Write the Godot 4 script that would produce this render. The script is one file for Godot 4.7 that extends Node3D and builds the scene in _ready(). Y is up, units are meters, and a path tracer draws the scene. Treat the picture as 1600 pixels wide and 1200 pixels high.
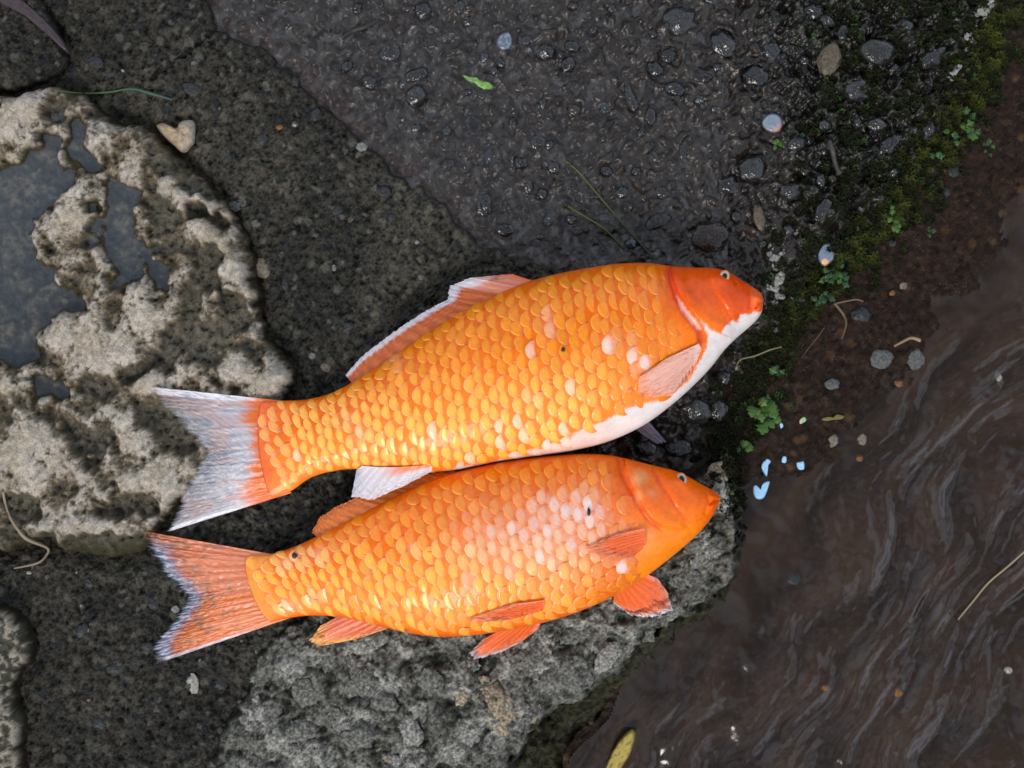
extends Node3D
# Two koi lying on wet stones beside a muddy stream, seen from above.
# Plan positions are given in units of half a millimetre: (px, py) measured from the photograph at the height of the thing.

const S := 0.0005          # metres per plan unit
const CAM := 1.15          # camera height above the concrete

var tint := Color.BLACK
var rng := RandomNumberGenerator.new()
var mats := {}

# ---------------------------------------------------------------- helpers

func at(px: float, py: float, h: float) -> Vector3:
	var k := S * (CAM - h) / CAM
	return Vector3((px - 800.0) * k, h, (py - 600.0) * k)

func smooth(a: float, b: float, x: float) -> float:
	var t := clampf((x - a) / (b - a), 0.0, 1.0)
	return t * t * (3.0 - 2.0 * t)

func noise(sd: int, wave: float, octaves := 1, kind := FastNoiseLite.TYPE_SIMPLEX_SMOOTH) -> FastNoiseLite:
	var n := FastNoiseLite.new()
	n.seed = sd
	n.noise_type = kind
	n.frequency = 1.0 / wave
	if octaves > 1:
		n.fractal_type = FastNoiseLite.FRACTAL_FBM
		n.fractal_octaves = octaves
	else:
		n.fractal_type = FastNoiseLite.FRACTAL_NONE
	return n

func cells(sd: int, wave: float, what: int) -> FastNoiseLite:
	var n := noise(sd, wave, 1, FastNoiseLite.TYPE_CELLULAR)
	n.cellular_return_type = what
	n.cellular_jitter = 1.0
	return n

class Sdf:
	# signed distance to an outline, kept on a coarse grid; negative inside
	var x0: float
	var y0: float
	var cell: float
	var nx: int
	var ny: int
	var d := PackedFloat32Array()
	func _init(poly: PackedVector2Array, px0: float, py0: float, px1: float, py1: float, c: float) -> void:
		x0 = px0
		y0 = py0
		cell = c
		nx = int((px1 - px0) / c) + 2
		ny = int((py1 - py0) / c) + 2
		d.resize(nx * ny)
		var m := poly.size()
		for j in ny:
			for i in nx:
				var p := Vector2(x0 + i * c, y0 + j * c)
				var best := 1e9
				for k in m:
					var q := Geometry2D.get_closest_point_to_segment(p, poly[k], poly[(k + 1) % m])
					best = minf(best, p.distance_squared_to(q))
				best = sqrt(best)
				d[j * nx + i] = -best if Geometry2D.is_point_in_polygon(p, poly) else best
	func get_at(px: float, py: float) -> float:
		var fx := clampf((px - x0) / cell, 0.0, nx - 1.001)
		var fy := clampf((py - y0) / cell, 0.0, ny - 1.001)
		var i := int(fx)
		var j := int(fy)
		fx -= i
		fy -= j
		var o := j * nx + i
		return lerpf(lerpf(d[o], d[o + 1], fx), lerpf(d[o + nx], d[o + nx + 1], fx), fy)

func poly(a: Array) -> PackedVector2Array:
	var p := PackedVector2Array()
	for k in range(0, a.size(), 2):
		p.append(Vector2(a[k], a[k + 1]))
	return p

func place(called: String, mesh: Mesh, mat: Material, parent: Node3D = null) -> MeshInstance3D:
	# the mesh is given in the scene's own coordinates; a part gets its parent's offset taken away
	var o := MeshInstance3D.new()
	o.name = called
	o.mesh = mesh
	o.material_override = mat
	if parent == null:
		add_child(o, true)
	else:
		parent.add_child(o, true)
		var off := Vector3.ZERO
		var q: Node = parent
		while q is Node3D and q != self:
			off += (q as Node3D).position
			q = q.get_parent()
		o.position = -off
	return o

func tag(o: Node, label: String, category: String, group := "", kind := "") -> Node:
	o.set_meta("label", label)
	o.set_meta("category", category)
	if group:
		o.set_meta("group", group)
	if kind:
		o.set_meta("kind", kind)
	return o

func setting(o: Node, label: String, kind := "structure") -> Node:
	o.set_meta("kind", kind)
	o.set_meta("label", label)
	return o

func base(called: String, where: Vector3) -> Node3D:
	var o := Node3D.new()
	o.name = called
	o.position = where
	add_child(o, true)
	return o

func array_mesh(P: PackedVector3Array, N: PackedVector3Array, C: PackedColorArray, I: PackedInt32Array) -> ArrayMesh:
	var a := []
	a.resize(Mesh.ARRAY_MAX)
	a[Mesh.ARRAY_VERTEX] = P
	a[Mesh.ARRAY_NORMAL] = N
	if C.size():
		a[Mesh.ARRAY_COLOR] = C
	a[Mesh.ARRAY_INDEX] = I
	var m := ArrayMesh.new()
	m.add_surface_from_arrays(Mesh.PRIMITIVE_TRIANGLES, a)
	return m

func field(x0: float, y0: float, x1: float, y1: float, step: float, href: float, f: Callable) -> ArrayMesh:
	# a sheet of ground whose height and colour f gives at every plan point (NAN leaves a hole)
	var nx := int((x1 - x0) / step) + 1
	var ny := int((y1 - y0) / step) + 1
	var k := S * (CAM - href) / CAM
	var hs := PackedFloat32Array()
	hs.resize(nx * ny)
	var cs := PackedColorArray()
	cs.resize(nx * ny)
	for j in ny:
		for i in nx:
			var h: float = f.call(x0 + i * step, y0 + j * step)
			hs[j * nx + i] = h
			cs[j * nx + i] = tint
	var idx := PackedInt32Array()
	idx.resize(nx * ny)
	var P := PackedVector3Array()
	var N := PackedVector3Array()
	var C := PackedColorArray()
	var two := 2.0 * step * k
	for j in ny:
		for i in nx:
			var o := j * nx + i
			var h := hs[o]
			if is_nan(h):
				idx[o] = -1
				continue
			idx[o] = P.size()
			var l := hs[o - 1] if i > 0 else h
			var r := hs[o + 1] if i < nx - 1 else h
			var u := hs[o - nx] if j > 0 else h
			var d := hs[o + nx] if j < ny - 1 else h
			if is_nan(l): l = h
			if is_nan(r): r = h
			if is_nan(u): u = h
			if is_nan(d): d = h
			P.append(Vector3((x0 + i * step - 800.0) * k, h, (y0 + j * step - 600.0) * k))
			N.append(Vector3(l - r, two, u - d).normalized())
			C.append(cs[o])
	var I := PackedInt32Array()
	for j in ny - 1:
		for i in nx - 1:
			var a := idx[j * nx + i]
			var b := idx[j * nx + i + 1]
			var c := idx[(j + 1) * nx + i]
			var d := idx[(j + 1) * nx + i + 1]
			if a < 0 or b < 0 or c < 0 or d < 0:
				continue
			I.append_array([a, b, c, b, d, c])
	return array_mesh(P, N, C, I)

func grain_texture(sd: int, wave: float, octaves: int, lo: float, hi: float, side := 1024) -> NoiseTexture2D:
	var t := NoiseTexture2D.new()
	t.width = side
	t.height = side
	t.seamless = true
	t.noise = noise(sd, wave, octaves)
	var g := Gradient.new()
	g.set_color(0, Color(lo, lo, lo))
	g.set_color(1, Color(hi, hi, hi))
	t.color_ramp = g
	return t

func stone_mat(called: String, rough_lo: float, rough_hi: float, specular: float, bump: float, sd: int) -> StandardMaterial3D:
	var m := StandardMaterial3D.new()
	m.resource_name = called
	m.vertex_color_use_as_albedo = true
	m.albedo_texture = mats.grain
	m.roughness = 1.0
	m.roughness_texture = grain_texture(sd, 40.0, 4, rough_lo, rough_hi, 512)
	m.metallic_specular = specular
	m.heightmap_enabled = true
	m.heightmap_texture = mats.bump
	m.heightmap_scale = bump
	m.uv1_triplanar = true
	m.uv1_world_triplanar = true
	m.uv1_scale = Vector3(2.5, 2.5, 2.5)
	return m

func plain_mat(called: String, rough: float, specular := 0.5, tinted := true) -> StandardMaterial3D:
	var m := StandardMaterial3D.new()
	m.resource_name = called
	m.vertex_color_use_as_albedo = tinted
	m.roughness = rough
	m.metallic_specular = specular
	return m

# ---------------------------------------------------------------- ground relief

var n_warp := noise(3, 34.0, 2)
var n_warp2 := noise(4, 34.0, 2)
var n_big := noise(5, 230.0, 2)
var n_mid := noise(6, 62.0, 3)
var n_small := noise(7, 17.0, 3)
var n_fine := noise(8, 6.0, 2)
var c_grit := cells(9, 6.5, FastNoiseLite.RETURN_CELL_VALUE)
var d_grit := cells(9, 6.5, FastNoiseLite.RETURN_DISTANCE)
var c_stone := cells(10, 17.0, FastNoiseLite.RETURN_CELL_VALUE)
var d_stone := cells(10, 17.0, FastNoiseLite.RETURN_DISTANCE)
var d_lump := cells(11, 44.0, FastNoiseLite.RETURN_DISTANCE)
var e_lump := cells(11, 44.0, FastNoiseLite.RETURN_DISTANCE2_SUB)
var c_lump := cells(11, 44.0, FastNoiseLite.RETURN_CELL_VALUE)

var slab_line := poly([318, -300, 318, 0, 335, 48, 372, 66, 402, 74, 446, 112, 490, 158, 530, 190, 565, 222, 602, 262, 640, 292, 690, 322, 716, 356, 752, 388, 800, 402, 870, 425, 930, 450, 940, 560, 930, 680, 970, 735, 1060, 748, 1122, 722, 1150, 680, 1176, 612, 1240, 545, 1325, 445, 1400, 350, 1452, 275, 1536, 190, 1570, 60, 1610, -300])
var low_line := poly([180, 1500, 322, 1200, 352, 1130, 384, 1078, 396, 1022, 428, 990, 466, 962, 560, 925, 700, 860, 900, 800, 1050, 770, 1088, 738, 1116, 722, 1140, 742, 1152, 800, 1156, 872, 1136, 930, 1100, 972, 1052, 1020, 1010, 1092, 990, 1150, 930, 1204, 900, 1500])
var lime_line := poly([-300, 150, 0, 146, 40, 134, 72, 130, 104, 136, 140, 152, 152, 178, 186, 190, 226, 196, 258, 226, 288, 258, 318, 282, 344, 312, 366, 348, 384, 392, 394, 430, 398, 500, 420, 538, 446, 566, 457, 590, 448, 616, 420, 640, 372, 680, 330, 740, 292, 776, 262, 800, 236, 826, 214, 862, 172, 876, 140, 868, 96, 866, 66, 846, 30, 850, 0, 862, -300, 880])
var corner_line := poly([-300, -300, 40, -300, 52, -20, 70, 18, 92, 52, 104, 84, 98, 108, 76, 122, 48, 130, 16, 140, -300, 148])
var edge_line := poly([-300, 930, 0, 952, 24, 966, 44, 994, 50, 1014, 40, 1034, 24, 1052, 14, 1076, 22, 1102, 34, 1142, 30, 1180, 16, 1500, -300, 1500])
var pool_a := poly([-80, 262, 0, 262, 40, 246, 66, 214, 84, 204, 92, 224, 84, 240, 95, 265, 99, 284, 80, 310, 62, 330, 48, 345, 45, 375, 55, 405, 75, 430, 97, 452, 126, 478, 104, 486, 82, 492, 58, 522, 43, 540, 38, 564, 22, 574, 0, 556, -80, 550])
var pool_b := poly([112, 186, 124, 196, 127, 226, 158, 258, 146, 267, 108, 249, 100, 228, 110, 214])
var pool_c := poly([165, 276, 210, 292, 206, 318, 203, 340, 208, 371, 232, 397, 258, 422, 262, 450, 240, 456, 221, 397, 200, 446, 184, 420, 166, 408, 161, 375, 166, 338, 158, 308])
var pool_d := poly([40, 590, 62, 588, 92, 600, 106, 616, 92, 624, 58, 616])
var ledge_line := poly([-100, 1700, 240, 1300, 300, 700, 1130, 690, 1150, 760, 1156, 830, 1152, 876, 1128, 914, 1094, 944, 1046, 968, 1002, 998, 962, 1044, 908, 1084, 852, 1112, 816, 1160, 780, 1240, 700, 1700])
var sd_ledge: Sdf
var n_rug := ridged(13, 75.0)

func ridged(sd: int, wave: float) -> FastNoiseLite:
	var n := noise(sd, wave, 4)
	n.fractal_type = FastNoiseLite.FRACTAL_RIDGED
	return n

var sd_slab: Sdf
var sd_low: Sdf
var sd_lime: Sdf
var sd_corner: Sdf
var sd_edge: Sdf
var sd_pools: Array[Sdf] = []

# cream (+) and dark (-) places on the limestone: x, y, radius, amount
var lime_spots := [
	[20, 180, 34, .7], [50, 170, 22, .7], [8, 205, 25, .5], [80, 180, 16, -.9], [95, 160, 20, -.4],
	[170, 225, 30, .1], [200, 250, 26, .25], [130, 175, 20, -.1], [235, 235, 20, -.3], [262, 262, 18, -.8], [300, 288, 16, -1.0], [330, 300, 14, -.8],
	[258, 288, 12, 1.0], [282, 306, 12, 1.0], [284, 325, 9, .9], [310, 308, 10, .9], [332, 322, 10, .9], [345, 336, 10, .8],
	[308, 328, 17, -1.3], [335, 344, 13, -1.2], [312, 352, 16, 1.1], [326, 368, 16, 1.2], [345, 384, 12, 1.2], [360, 408, 12, 1.2], [376, 430, 15, 1.2], [388, 455, 12, 1.2], [355, 448, 10, .9], [336, 456, 8, .9],
	[322, 405, 20, -1.4], [318, 432, 20, -1.3], [335, 390, 12, -1.0], [360, 475, 18, -1.2], [350, 460, 14, -.9], [375, 500, 18, -.5], [390, 478, 8, .7],
	[240, 330, 24, -.7], [262, 338, 18, -.6], [265, 380, 24, -.6], [300, 395, 14, -.1], [292, 420, 12, .5],
	[110, 315, 20, .2], [118, 340, 24, .9], [90, 360, 16, .5], [70, 380, 16, -.2], [105, 385, 18, .1], [142, 322, 10, -1.0], [146, 350, 10, -1.2], [140, 375, 14, -1.0], [150, 400, 12, .4],
	[100, 290, 14, -.3], [120, 410, 16, -.2], [230, 490, 24, .9], [205, 455, 14, .7], [240, 515, 14, .6], [170, 440, 18, -.5], [180, 470, 14, -.4], [215, 430, 10, -.5],
	[300, 470, 24, -.6], [300, 450, 16, -.4], [280, 525, 30, -.8], [320, 545, 26, -.7], [350, 520, 22, -.6], [260, 560, 22, -.5], [390, 540, 18, -.4],
	[375, 580, 22, .9], [415, 600, 22, .9], [442, 588, 14, .8], [430, 565, 14, .2], [400, 565, 14, -.3], [350, 580, 12, .5], [320, 575, 14, .2],
	[100, 520, 32, .8], [150, 540, 34, .7], [195, 545, 26, .8], [60, 555, 18, -.4], [90, 560, 16, -.3], [160, 575, 18, .4], [200, 585, 14, -1.0], [222, 576, 12, -1.1], [238, 566, 10, -.8],
	[240, 590, 14, 1.0], [225, 606, 14, .7], [130, 605, 18, -.7], [165, 610, 18, -.7], [70, 640, 16, -.4], [10, 655, 18, -.6], [8, 600, 14, .6],
	[110, 668, 20, -1.2], [130, 690, 16, -1.0], [150, 700, 15, -1.0], [140, 725, 10, -1.1], [40, 680, 22, .9], [15, 710, 22, .9], [35, 725, 24, .8], [60, 690, 18, .7], [90, 710, 20, .7], [120, 740, 18, .5], [60, 750, 22, .5], [100, 760, 18, .1],
	[190, 660, 22, .4], [200, 690, 20, .6], [170, 680, 16, -.7], [185, 710, 12, -.4], [230, 650, 22, -.5], [260, 660, 22, -.9], [285, 690, 22, -.7], [250, 700, 14, -.5], [240, 740, 22, 1.0], [205, 750, 18, .8], [160, 770, 16, .9], [290, 728, 16, .8], [270, 760, 18, .8], [255, 785, 16, .6],
	[155, 800, 18, -.9], [190, 790, 16, -.8], [182, 805, 12, -1.1], [215, 780, 12, -.8], [235, 795, 14, -1.0], [30, 795, 20, -1.3], [55, 805, 14, -1.0], [8, 760, 14, .7], [70, 825, 14, .8], [110, 825, 20, .8], [150, 825, 18, .8], [185, 820, 16, .8], [205, 835, 12, .5],
	[15, 835, 18, -.9], [60, 850, 18, -1.0], [120, 856, 22, -1.2], [165, 855, 20, -.9], [200, 855, 20, -1.0]]
var n_lime := noise(12, 44.0, 2)
const POOL_TOP := 0.0125

func f_lime(px: float, py: float) -> float:
	var wx := px + 7.0 * n_warp.get_noise_2d(px, py)
	var wy := py + 7.0 * n_warp2.get_noise_2d(px, py)
	var d := sd_lime.get_at(wx, wy)
	if d > 16.0:
		return NAN
	var small := n_small.get_noise_2d(px, py)
	var fine := n_fine.get_noise_2d(px, py)
	var mid := n_mid.get_noise_2d(px, py)
	var bias := 0.0
	for s in lime_spots:
		var ax: float = wx - s[0]
		var ay: float = wy - s[1]
		var r: float = s[2]
		var q := (ax * ax + ay * ay) / (r * r)
		if q < 3.5:
			bias += s[3] * exp(-1.3 * q)
	bias = clampf(bias, -1.3, 1.3)
	var pool := 99.0
	for p in sd_pools:
		pool = minf(pool, p.get_at(wx + 4.0 * small, wy))
	var tone := bias * 0.95 + n_lime.get_noise_2d(px, py) * 0.42 + mid * 0.22 + small * 0.24 + fine * 0.10 + 0.16
	var form := bias * 0.95 + n_lime.get_noise_2d(px, py) * 0.42 + mid * 0.22 + 0.05
	var rise := clampf((-d + 6.0) / 34.0, 0.0, 1.0)
	var top := 0.0225 + 0.0045 * bias + 0.003 * mid + 0.0009 * small + 0.00045 * fine
	top -= 0.0085 * smooth(0.25, -0.40, form) + 0.0020 * smooth(0.28, 0.42, -small) * smooth(0.5, 0.2, form)
	if pool < 26.0:
		top = lerpf(top, 0.0050 + 0.0032 * mid + 0.0018 * small, smooth(15.0, -16.0, pool))
	var h := -0.016 + (top + 0.016) * sqrt(maxf(0.0, 1.0 - (1.0 - rise) * (1.0 - rise)))
	var cream := Color(0.49, 0.41, 0.31).lerp(Color(0.56, 0.49, 0.41), clampf(0.5 + 1.3 * mid, 0, 1))
	var grey := Color(0.092, 0.086, 0.066).lerp(Color(0.16, 0.14, 0.105), clampf(0.5 + 1.2 * small, 0, 1))
	var c := grey.lerp(Color(0.155, 0.115, 0.068), smooth(-0.22, 0.06, tone)).lerp(cream, smooth(-0.08, 0.50, tone))
	c = c.lerp(Color(0.085, 0.072, 0.05), 0.85 * smooth(0.12, 0.42, -n_fine.get_noise_2d(px * 0.55, py * 0.55)) * smooth(0.95, 0.2, tone))
	var grit := c_grit.get_noise_2d(px, py)
	c = c * (1.0 + 0.22 * grit + 0.25 * fine)
	# algae round the pools and down the flank
	var low := smooth(POOL_TOP + 0.0055, POOL_TOP + 0.0015, h + 0.001 * small)
	var algae := Color(0.050, 0.038, 0.016) if px > 40 else Color(0.045, 0.040, 0.02)
	if pool < 24.0:
		c = c.lerp(algae, low * (0.95 if h > POOL_TOP - 0.001 else 0.1) * smooth(26.0, 14.0, pool))
		if h < POOL_TOP:
			c = c.lerp(Color(0.055, 0.060, 0.056).lerp(Color(0.14, 0.12, 0.085), smooth(-0.1, 0.6, mid + 0.6 * small)) * (1.0 + 0.5 * small + 0.35 * grit), 0.9)
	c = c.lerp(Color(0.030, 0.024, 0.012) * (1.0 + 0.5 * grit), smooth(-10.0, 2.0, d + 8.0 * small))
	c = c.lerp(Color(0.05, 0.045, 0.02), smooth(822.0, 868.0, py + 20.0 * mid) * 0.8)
	tint = Color(maxf(c.r, 0.006), maxf(c.g, 0.006), maxf(c.b, 0.005))
	return h

func f_pool(px: float, py: float) -> float:
	var pool := 99.0
	for p in sd_pools:
		pool = minf(pool, p.get_at(px, py))
	if pool > 24.0 or px < -40.0:
		return NAN
	tint = Color(0.06, 0.065, 0.07)
	return POOL_TOP

func f_edge(px: float, py: float) -> float:
	var small := n_small.get_noise_2d(px, py)
	var mid := n_mid.get_noise_2d(px, py)
	var d := sd_edge.get_at(px + 8.0 * n_warp.get_noise_2d(px, py), py)
	if d > 14.0:
		return NAN
	var rise := clampf((-d + 5.0) / 22.0, 0.0, 1.0)
	var h := -0.014 + (0.032 + 0.004 * mid + 0.0025 * small) * sqrt(maxf(0.0, 1.0 - (1.0 - rise) * (1.0 - rise)))
	var tone := small + 0.7 * mid + 0.3 * n_fine.get_noise_2d(px, py)
	var c := Color(0.07, 0.066, 0.05).lerp(Color(0.36, 0.31, 0.24), smooth(-0.15, 0.3, tone))
	c = c * (1.0 + 0.25 * c_grit.get_noise_2d(px, py))
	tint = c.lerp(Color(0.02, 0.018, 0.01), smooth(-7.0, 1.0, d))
	return h

func f_corner(px: float, py: float) -> float:
	var d := sd_corner.get_at(px + 5.0 * n_warp.get_noise_2d(px, py), py + 5.0 * n_warp2.get_noise_2d(px, py))
	if d > 12.0:
		return NAN
	var h := gritty(px, py)
	var rise := clampf((-d + 3.0) / 16.0, 0.0, 1.0)
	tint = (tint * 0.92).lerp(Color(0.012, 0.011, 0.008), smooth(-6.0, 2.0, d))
	return -0.012 + (h + 0.019) * sqrt(maxf(0.0, 1.0 - (1.0 - rise) * (1.0 - rise)))

# the gritty mortar: leaves its colour in tint
func gritty(px: float, py: float) -> float:
	var g := c_grit.get_noise_2d(px, py)
	var gd := d_grit.get_noise_2d(px, py)
	var s := c_stone.get_noise_2d(px, py)
	var small := n_small.get_noise_2d(px, py)
	var mid := n_mid.get_noise_2d(px, py)
	var big := n_big.get_noise_2d(px, py)
	var fine := n_fine.get_noise_2d(px, py)
	var h := 0.0035 * big + 0.0022 * mid + 0.0022 * small + 0.0012 * fine - 0.0006 * gd
	var c := Color(0.034, 0.032, 0.026)
	c = c.lerp(Color(0.072, 0.064, 0.049), clampf(0.35 + 0.8 * big + 0.6 * mid, 0, 1))
	c = c * (1.0 + 0.42 * g + 0.8 * fine + 0.65 * small)
	if s > 0.62:
		var inside := smooth(-0.45, -0.7, d_stone.get_noise_2d(px, py))
		c = c.lerp(Color(0.026, 0.029, 0.033) if s > 0.8 else Color(0.13, 0.12, 0.095), inside * 0.75)
		h += 0.0009 * inside
	if g > 0.93:
		c = c.lerp(Color(0.17, 0.155, 0.125), 0.6)
	var hole := smooth(-0.90, -1.0, g) * 0.7 + 0.5 * smooth(-0.34, -0.55, small)
	c = c * (1.0 - 0.6 * hole)
	h -= 0.0011 * hole
	tint = Color(maxf(c.r, 0.007), maxf(c.g, 0.007), maxf(c.b, 0.006))
	return h

func f_concrete(px: float, py: float) -> float:
	var wx := px + 7.0 * n_warp.get_noise_2d(px, py)
	var wy := py + 7.0 * n_warp2.get_noise_2d(px, py)
	var ds := sd_slab.get_at(wx, wy)
	if ds < -26.0 or sd_lime.get_at(px, py) < -46.0 or sd_low.get_at(px, py) < -60.0 or (px > 640.0 and py > 740.0 and sd_low.get_at(px, py) < 30.0) or (px > 940.0 and py > 560.0) or (px > 700.0 and py > 1000.0):
		return NAN
	var h := gritty(px, py)
	var c := tint
	# a long crack from the slab to the corner stone, and darker damp ground at the lower left
	var crack := absf((py - 48.0) + (px - 335.0) * 0.78 + 9.0 * n_small.get_noise_2d(px, py))
	if px > 235.0 and px < 340.0:
		c = c * (0.35 + 0.65 * smooth(1.0, 6.0, crack))
		h -= 0.0025 * smooth(6.0, 1.0, crack)
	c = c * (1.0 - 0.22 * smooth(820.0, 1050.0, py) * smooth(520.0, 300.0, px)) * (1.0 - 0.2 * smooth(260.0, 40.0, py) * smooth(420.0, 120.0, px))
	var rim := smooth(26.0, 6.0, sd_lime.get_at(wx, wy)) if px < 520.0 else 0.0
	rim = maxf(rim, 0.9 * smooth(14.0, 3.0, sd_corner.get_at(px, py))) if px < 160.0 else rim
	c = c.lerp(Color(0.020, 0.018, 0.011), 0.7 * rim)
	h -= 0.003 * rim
	# broken edge down to the slab
	h = lerpf(h, -0.016, smooth(1.0, -16.0, ds))
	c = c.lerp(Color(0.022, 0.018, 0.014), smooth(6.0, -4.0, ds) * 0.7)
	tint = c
	return h

func f_slab(px: float, py: float) -> float:
	var wx := px + 7.0 * n_warp.get_noise_2d(px, py)
	var wy := py + 7.0 * n_warp2.get_noise_2d(px, py)
	var d := sd_slab.get_at(wx, wy)
	if d > 30.0:
		return NAN
	var left := smooth(1130.0, 1230.0, px - 0.25 * py)      # 0 on the pebbly slab, 1 on the dark mossy side
	var near := smooth(90.0, 0.0, -d) * (1.0 - left)
	var g := c_grit.get_noise_2d(px, py)
	var small := n_small.get_noise_2d(px, py)
	var mid := n_mid.get_noise_2d(px, py)
	var big := n_big.get_noise_2d(px, py)
	var fine := n_fine.get_noise_2d(px, py)
	var lump := d_stone.get_noise_2d(px, py)
	var h := -0.0055 + 0.004 * smooth(40.0, 420.0, -d) + 0.003 * big + 0.0024 * mid + 0.0021 * small + 0.0030 * n_bump.get_noise_2d(px, py) + 0.0007 * fine - 0.0003 * d_grit.get_noise_2d(px, py) - 0.0026 * lump * (0.6 + 0.4 * left)
	h -= 0.0015 * near
	h += left * (0.006 * mid + 0.002 * small + 0.0012 * fine + 0.004)
	# falls away to the stream on the right
	var right := smooth(95.0, -6.0, -d + 18.0 * mid) * smooth(980.0, 1120.0, px)
	h = lerpf(h, -0.032, right)
	h = lerpf(h, -0.030 if px > 1000.0 else -0.020, smooth(4.0, 30.0, d))
	var c := Color(0.034, 0.0235, 0.018).lerp(Color(0.018, 0.0135, 0.0115), clampf(0.5 + small, 0, 1))
	c = c.lerp(Color(0.056, 0.046, 0.036), 0.7 * smooth(0.0, 0.5, mid + 0.4 * big))
	c = c.lerp(Color(0.058, 0.027, 0.018), smooth(44.0, 4.0, -d + 20.0 * mid) * (1.0 - left))
	c = c.lerp(Color(0.012, 0.010, 0.008), left * 0.92)
	c = c.lerp(Color(0.013, 0.016, 0.006), left * 0.8 * smooth(-0.25, 0.35, mid - small * 0.4))
	c = c.lerp(Color(0.030, 0.018, 0.012), right * smooth(20.0, 0.0, -d))
	if left > 0.2 and small > 0.34 and mid > 0.0:
		c = c.lerp(Color(0.11, 0.10, 0.08), 0.5)
	c = c * (1.0 + 0.12 * g + 0.28 * fine)
	tint = Color(maxf(c.r, 0.006), maxf(c.g, 0.006), maxf(c.b, 0.005))
	return h

var film_bump := noise(21, 30.0, 1)
var n_bump := noise(22, 25.0, 1)

func f_film(px: float, py: float) -> float:
	# the thin sheet of water that stands on the slab along its left rim
	var d := sd_slab.get_at(px + 7.0 * n_warp.get_noise_2d(px, py), py + 7.0 * n_warp2.get_noise_2d(px, py))
	if d > 4.0 or px > 1140.0:
		return NAN
	tint = Color(0.05, 0.05, 0.05)
	return -0.0028 + 0.0030 * smooth(20.0, 420.0, -d) + 0.003 * n_big.get_noise_2d(px, py) + 0.0011 * n_mid.get_noise_2d(px, py) - 0.0012 * smooth(700.0, 1050.0, px) + 0.0011 * film_bump.get_noise_2d(px, py)

func f_low(px: float, py: float) -> float:
	var wx := px + 9.0 * n_warp.get_noise_2d(px, py)
	var wy := py + 9.0 * n_warp2.get_noise_2d(px, py)
	var d := sd_low.get_at(wx, wy)
	if d > 14.0:
		return NAN
	var small := n_small.get_noise_2d(px, py)
	var mid := n_mid.get_noise_2d(px, py)
	var fine := n_fine.get_noise_2d(px, py)
	var g := c_grit.get_noise_2d(px, py)
	var lump := d_lump.get_noise_2d(wx, wy)
	var seam := e_lump.get_noise_2d(wx + 5.0 * small, wy + 5.0 * fine)
	var v := c_lump.get_noise_2d(wx, wy)
	var rug := n_rug.get_noise_2d(wx, wy)
	var over := sd_ledge.get_at(px + 12.0 * n_warp.get_noise_2d(px, py) + 8.0 * small, py + 12.0 * n_warp2.get_noise_2d(px, py))   # how far past the edge of the ledge
	var wet := smooth(-6.0, 10.0, over)
	var up := clampf(-d / 18.0, 0.0, 1.0)
	var top := 0.0075 + 0.004 * mid + 0.0022 * small + 0.0009 * fine + 0.0065 * rug + 0.0035 * smooth(-150.0, -20.0, over) * smooth(880.0, 960.0, py)
	top = lerpf(top, 0.001, smooth(50.0, -60.0, (py - (1010.0 - 0.28 * px))))   # lower where the koi lie
	var h := -0.014 + (top + 0.014) * sqrt(maxf(0.0, 1.0 - (1.0 - up) * (1.0 - up)))
	if over > -8.0:
		var drop := smooth(-8.0, 22.0, over) * 0.6 + smooth(0.0, 110.0, over) * 0.4
		h = lerpf(top, -0.052, drop) + wet * (0.005 * mid + 0.004 * rug + 0.002 * small)
	var c := Color(0.052, 0.051, 0.040).lerp(Color(0.18, 0.176, 0.15), smooth(-0.45, 0.55, small * 0.5 + mid * 0.4 + 0.9 * rug + 0.2 * v))
	if v > 0.25:
		c = c.lerp(Color(0.36, 0.35, 0.31), 0.85 * smooth(-0.35, -0.6, lump + 0.35 * small))
	c = c * (1.0 + 0.45 * g + 0.8 * fine + 0.3 * small)
	var split := smooth(-0.90, -1.0, seam) * smooth(-0.1, 0.3, mid)
	c = c.lerp(Color(0.014, 0.014, 0.009), 0.85 * split)
	c = c.lerp(Color(0.024, 0.024, 0.016), 0.85 * smooth(0.0, -0.55, rug + 0.45 * small))
	c = c.lerp(Color(0.024, 0.022, 0.010).lerp(Color(0.040, 0.038, 0.016), smooth(0.0, 0.5, mid + small)) * (1.0 + 0.5 * g + 0.4 * fine), wet * 0.95)
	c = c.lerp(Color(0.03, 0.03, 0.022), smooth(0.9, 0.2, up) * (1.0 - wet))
	tint = Color(maxf(c.r, 0.006), maxf(c.g, 0.006), maxf(c.b, 0.005))
	return h

var n_flow := noise(31, 1.0, 2)
var n_flow2 := noise(32, 1.0, 2)
var n_bend := noise(33, 330.0, 2)

func along(px: float, py: float) -> Vector2:
	# coordinates along and across the current
	var b := n_bend.get_noise_2d(px, py)
	var u := px * -0.42 + py * 0.907
	var v := px * -0.907 - py * 0.42
	return Vector2(u, v + 55.0 * b + 0.00022 * (u - 500.0) * (u - 500.0))

func bank(px: float, py: float) -> float:
	# distance out from the stones towards the middle of the stream
	return minf(sd_slab.get_at(px, py), sd_low.get_at(px, py))

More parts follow.
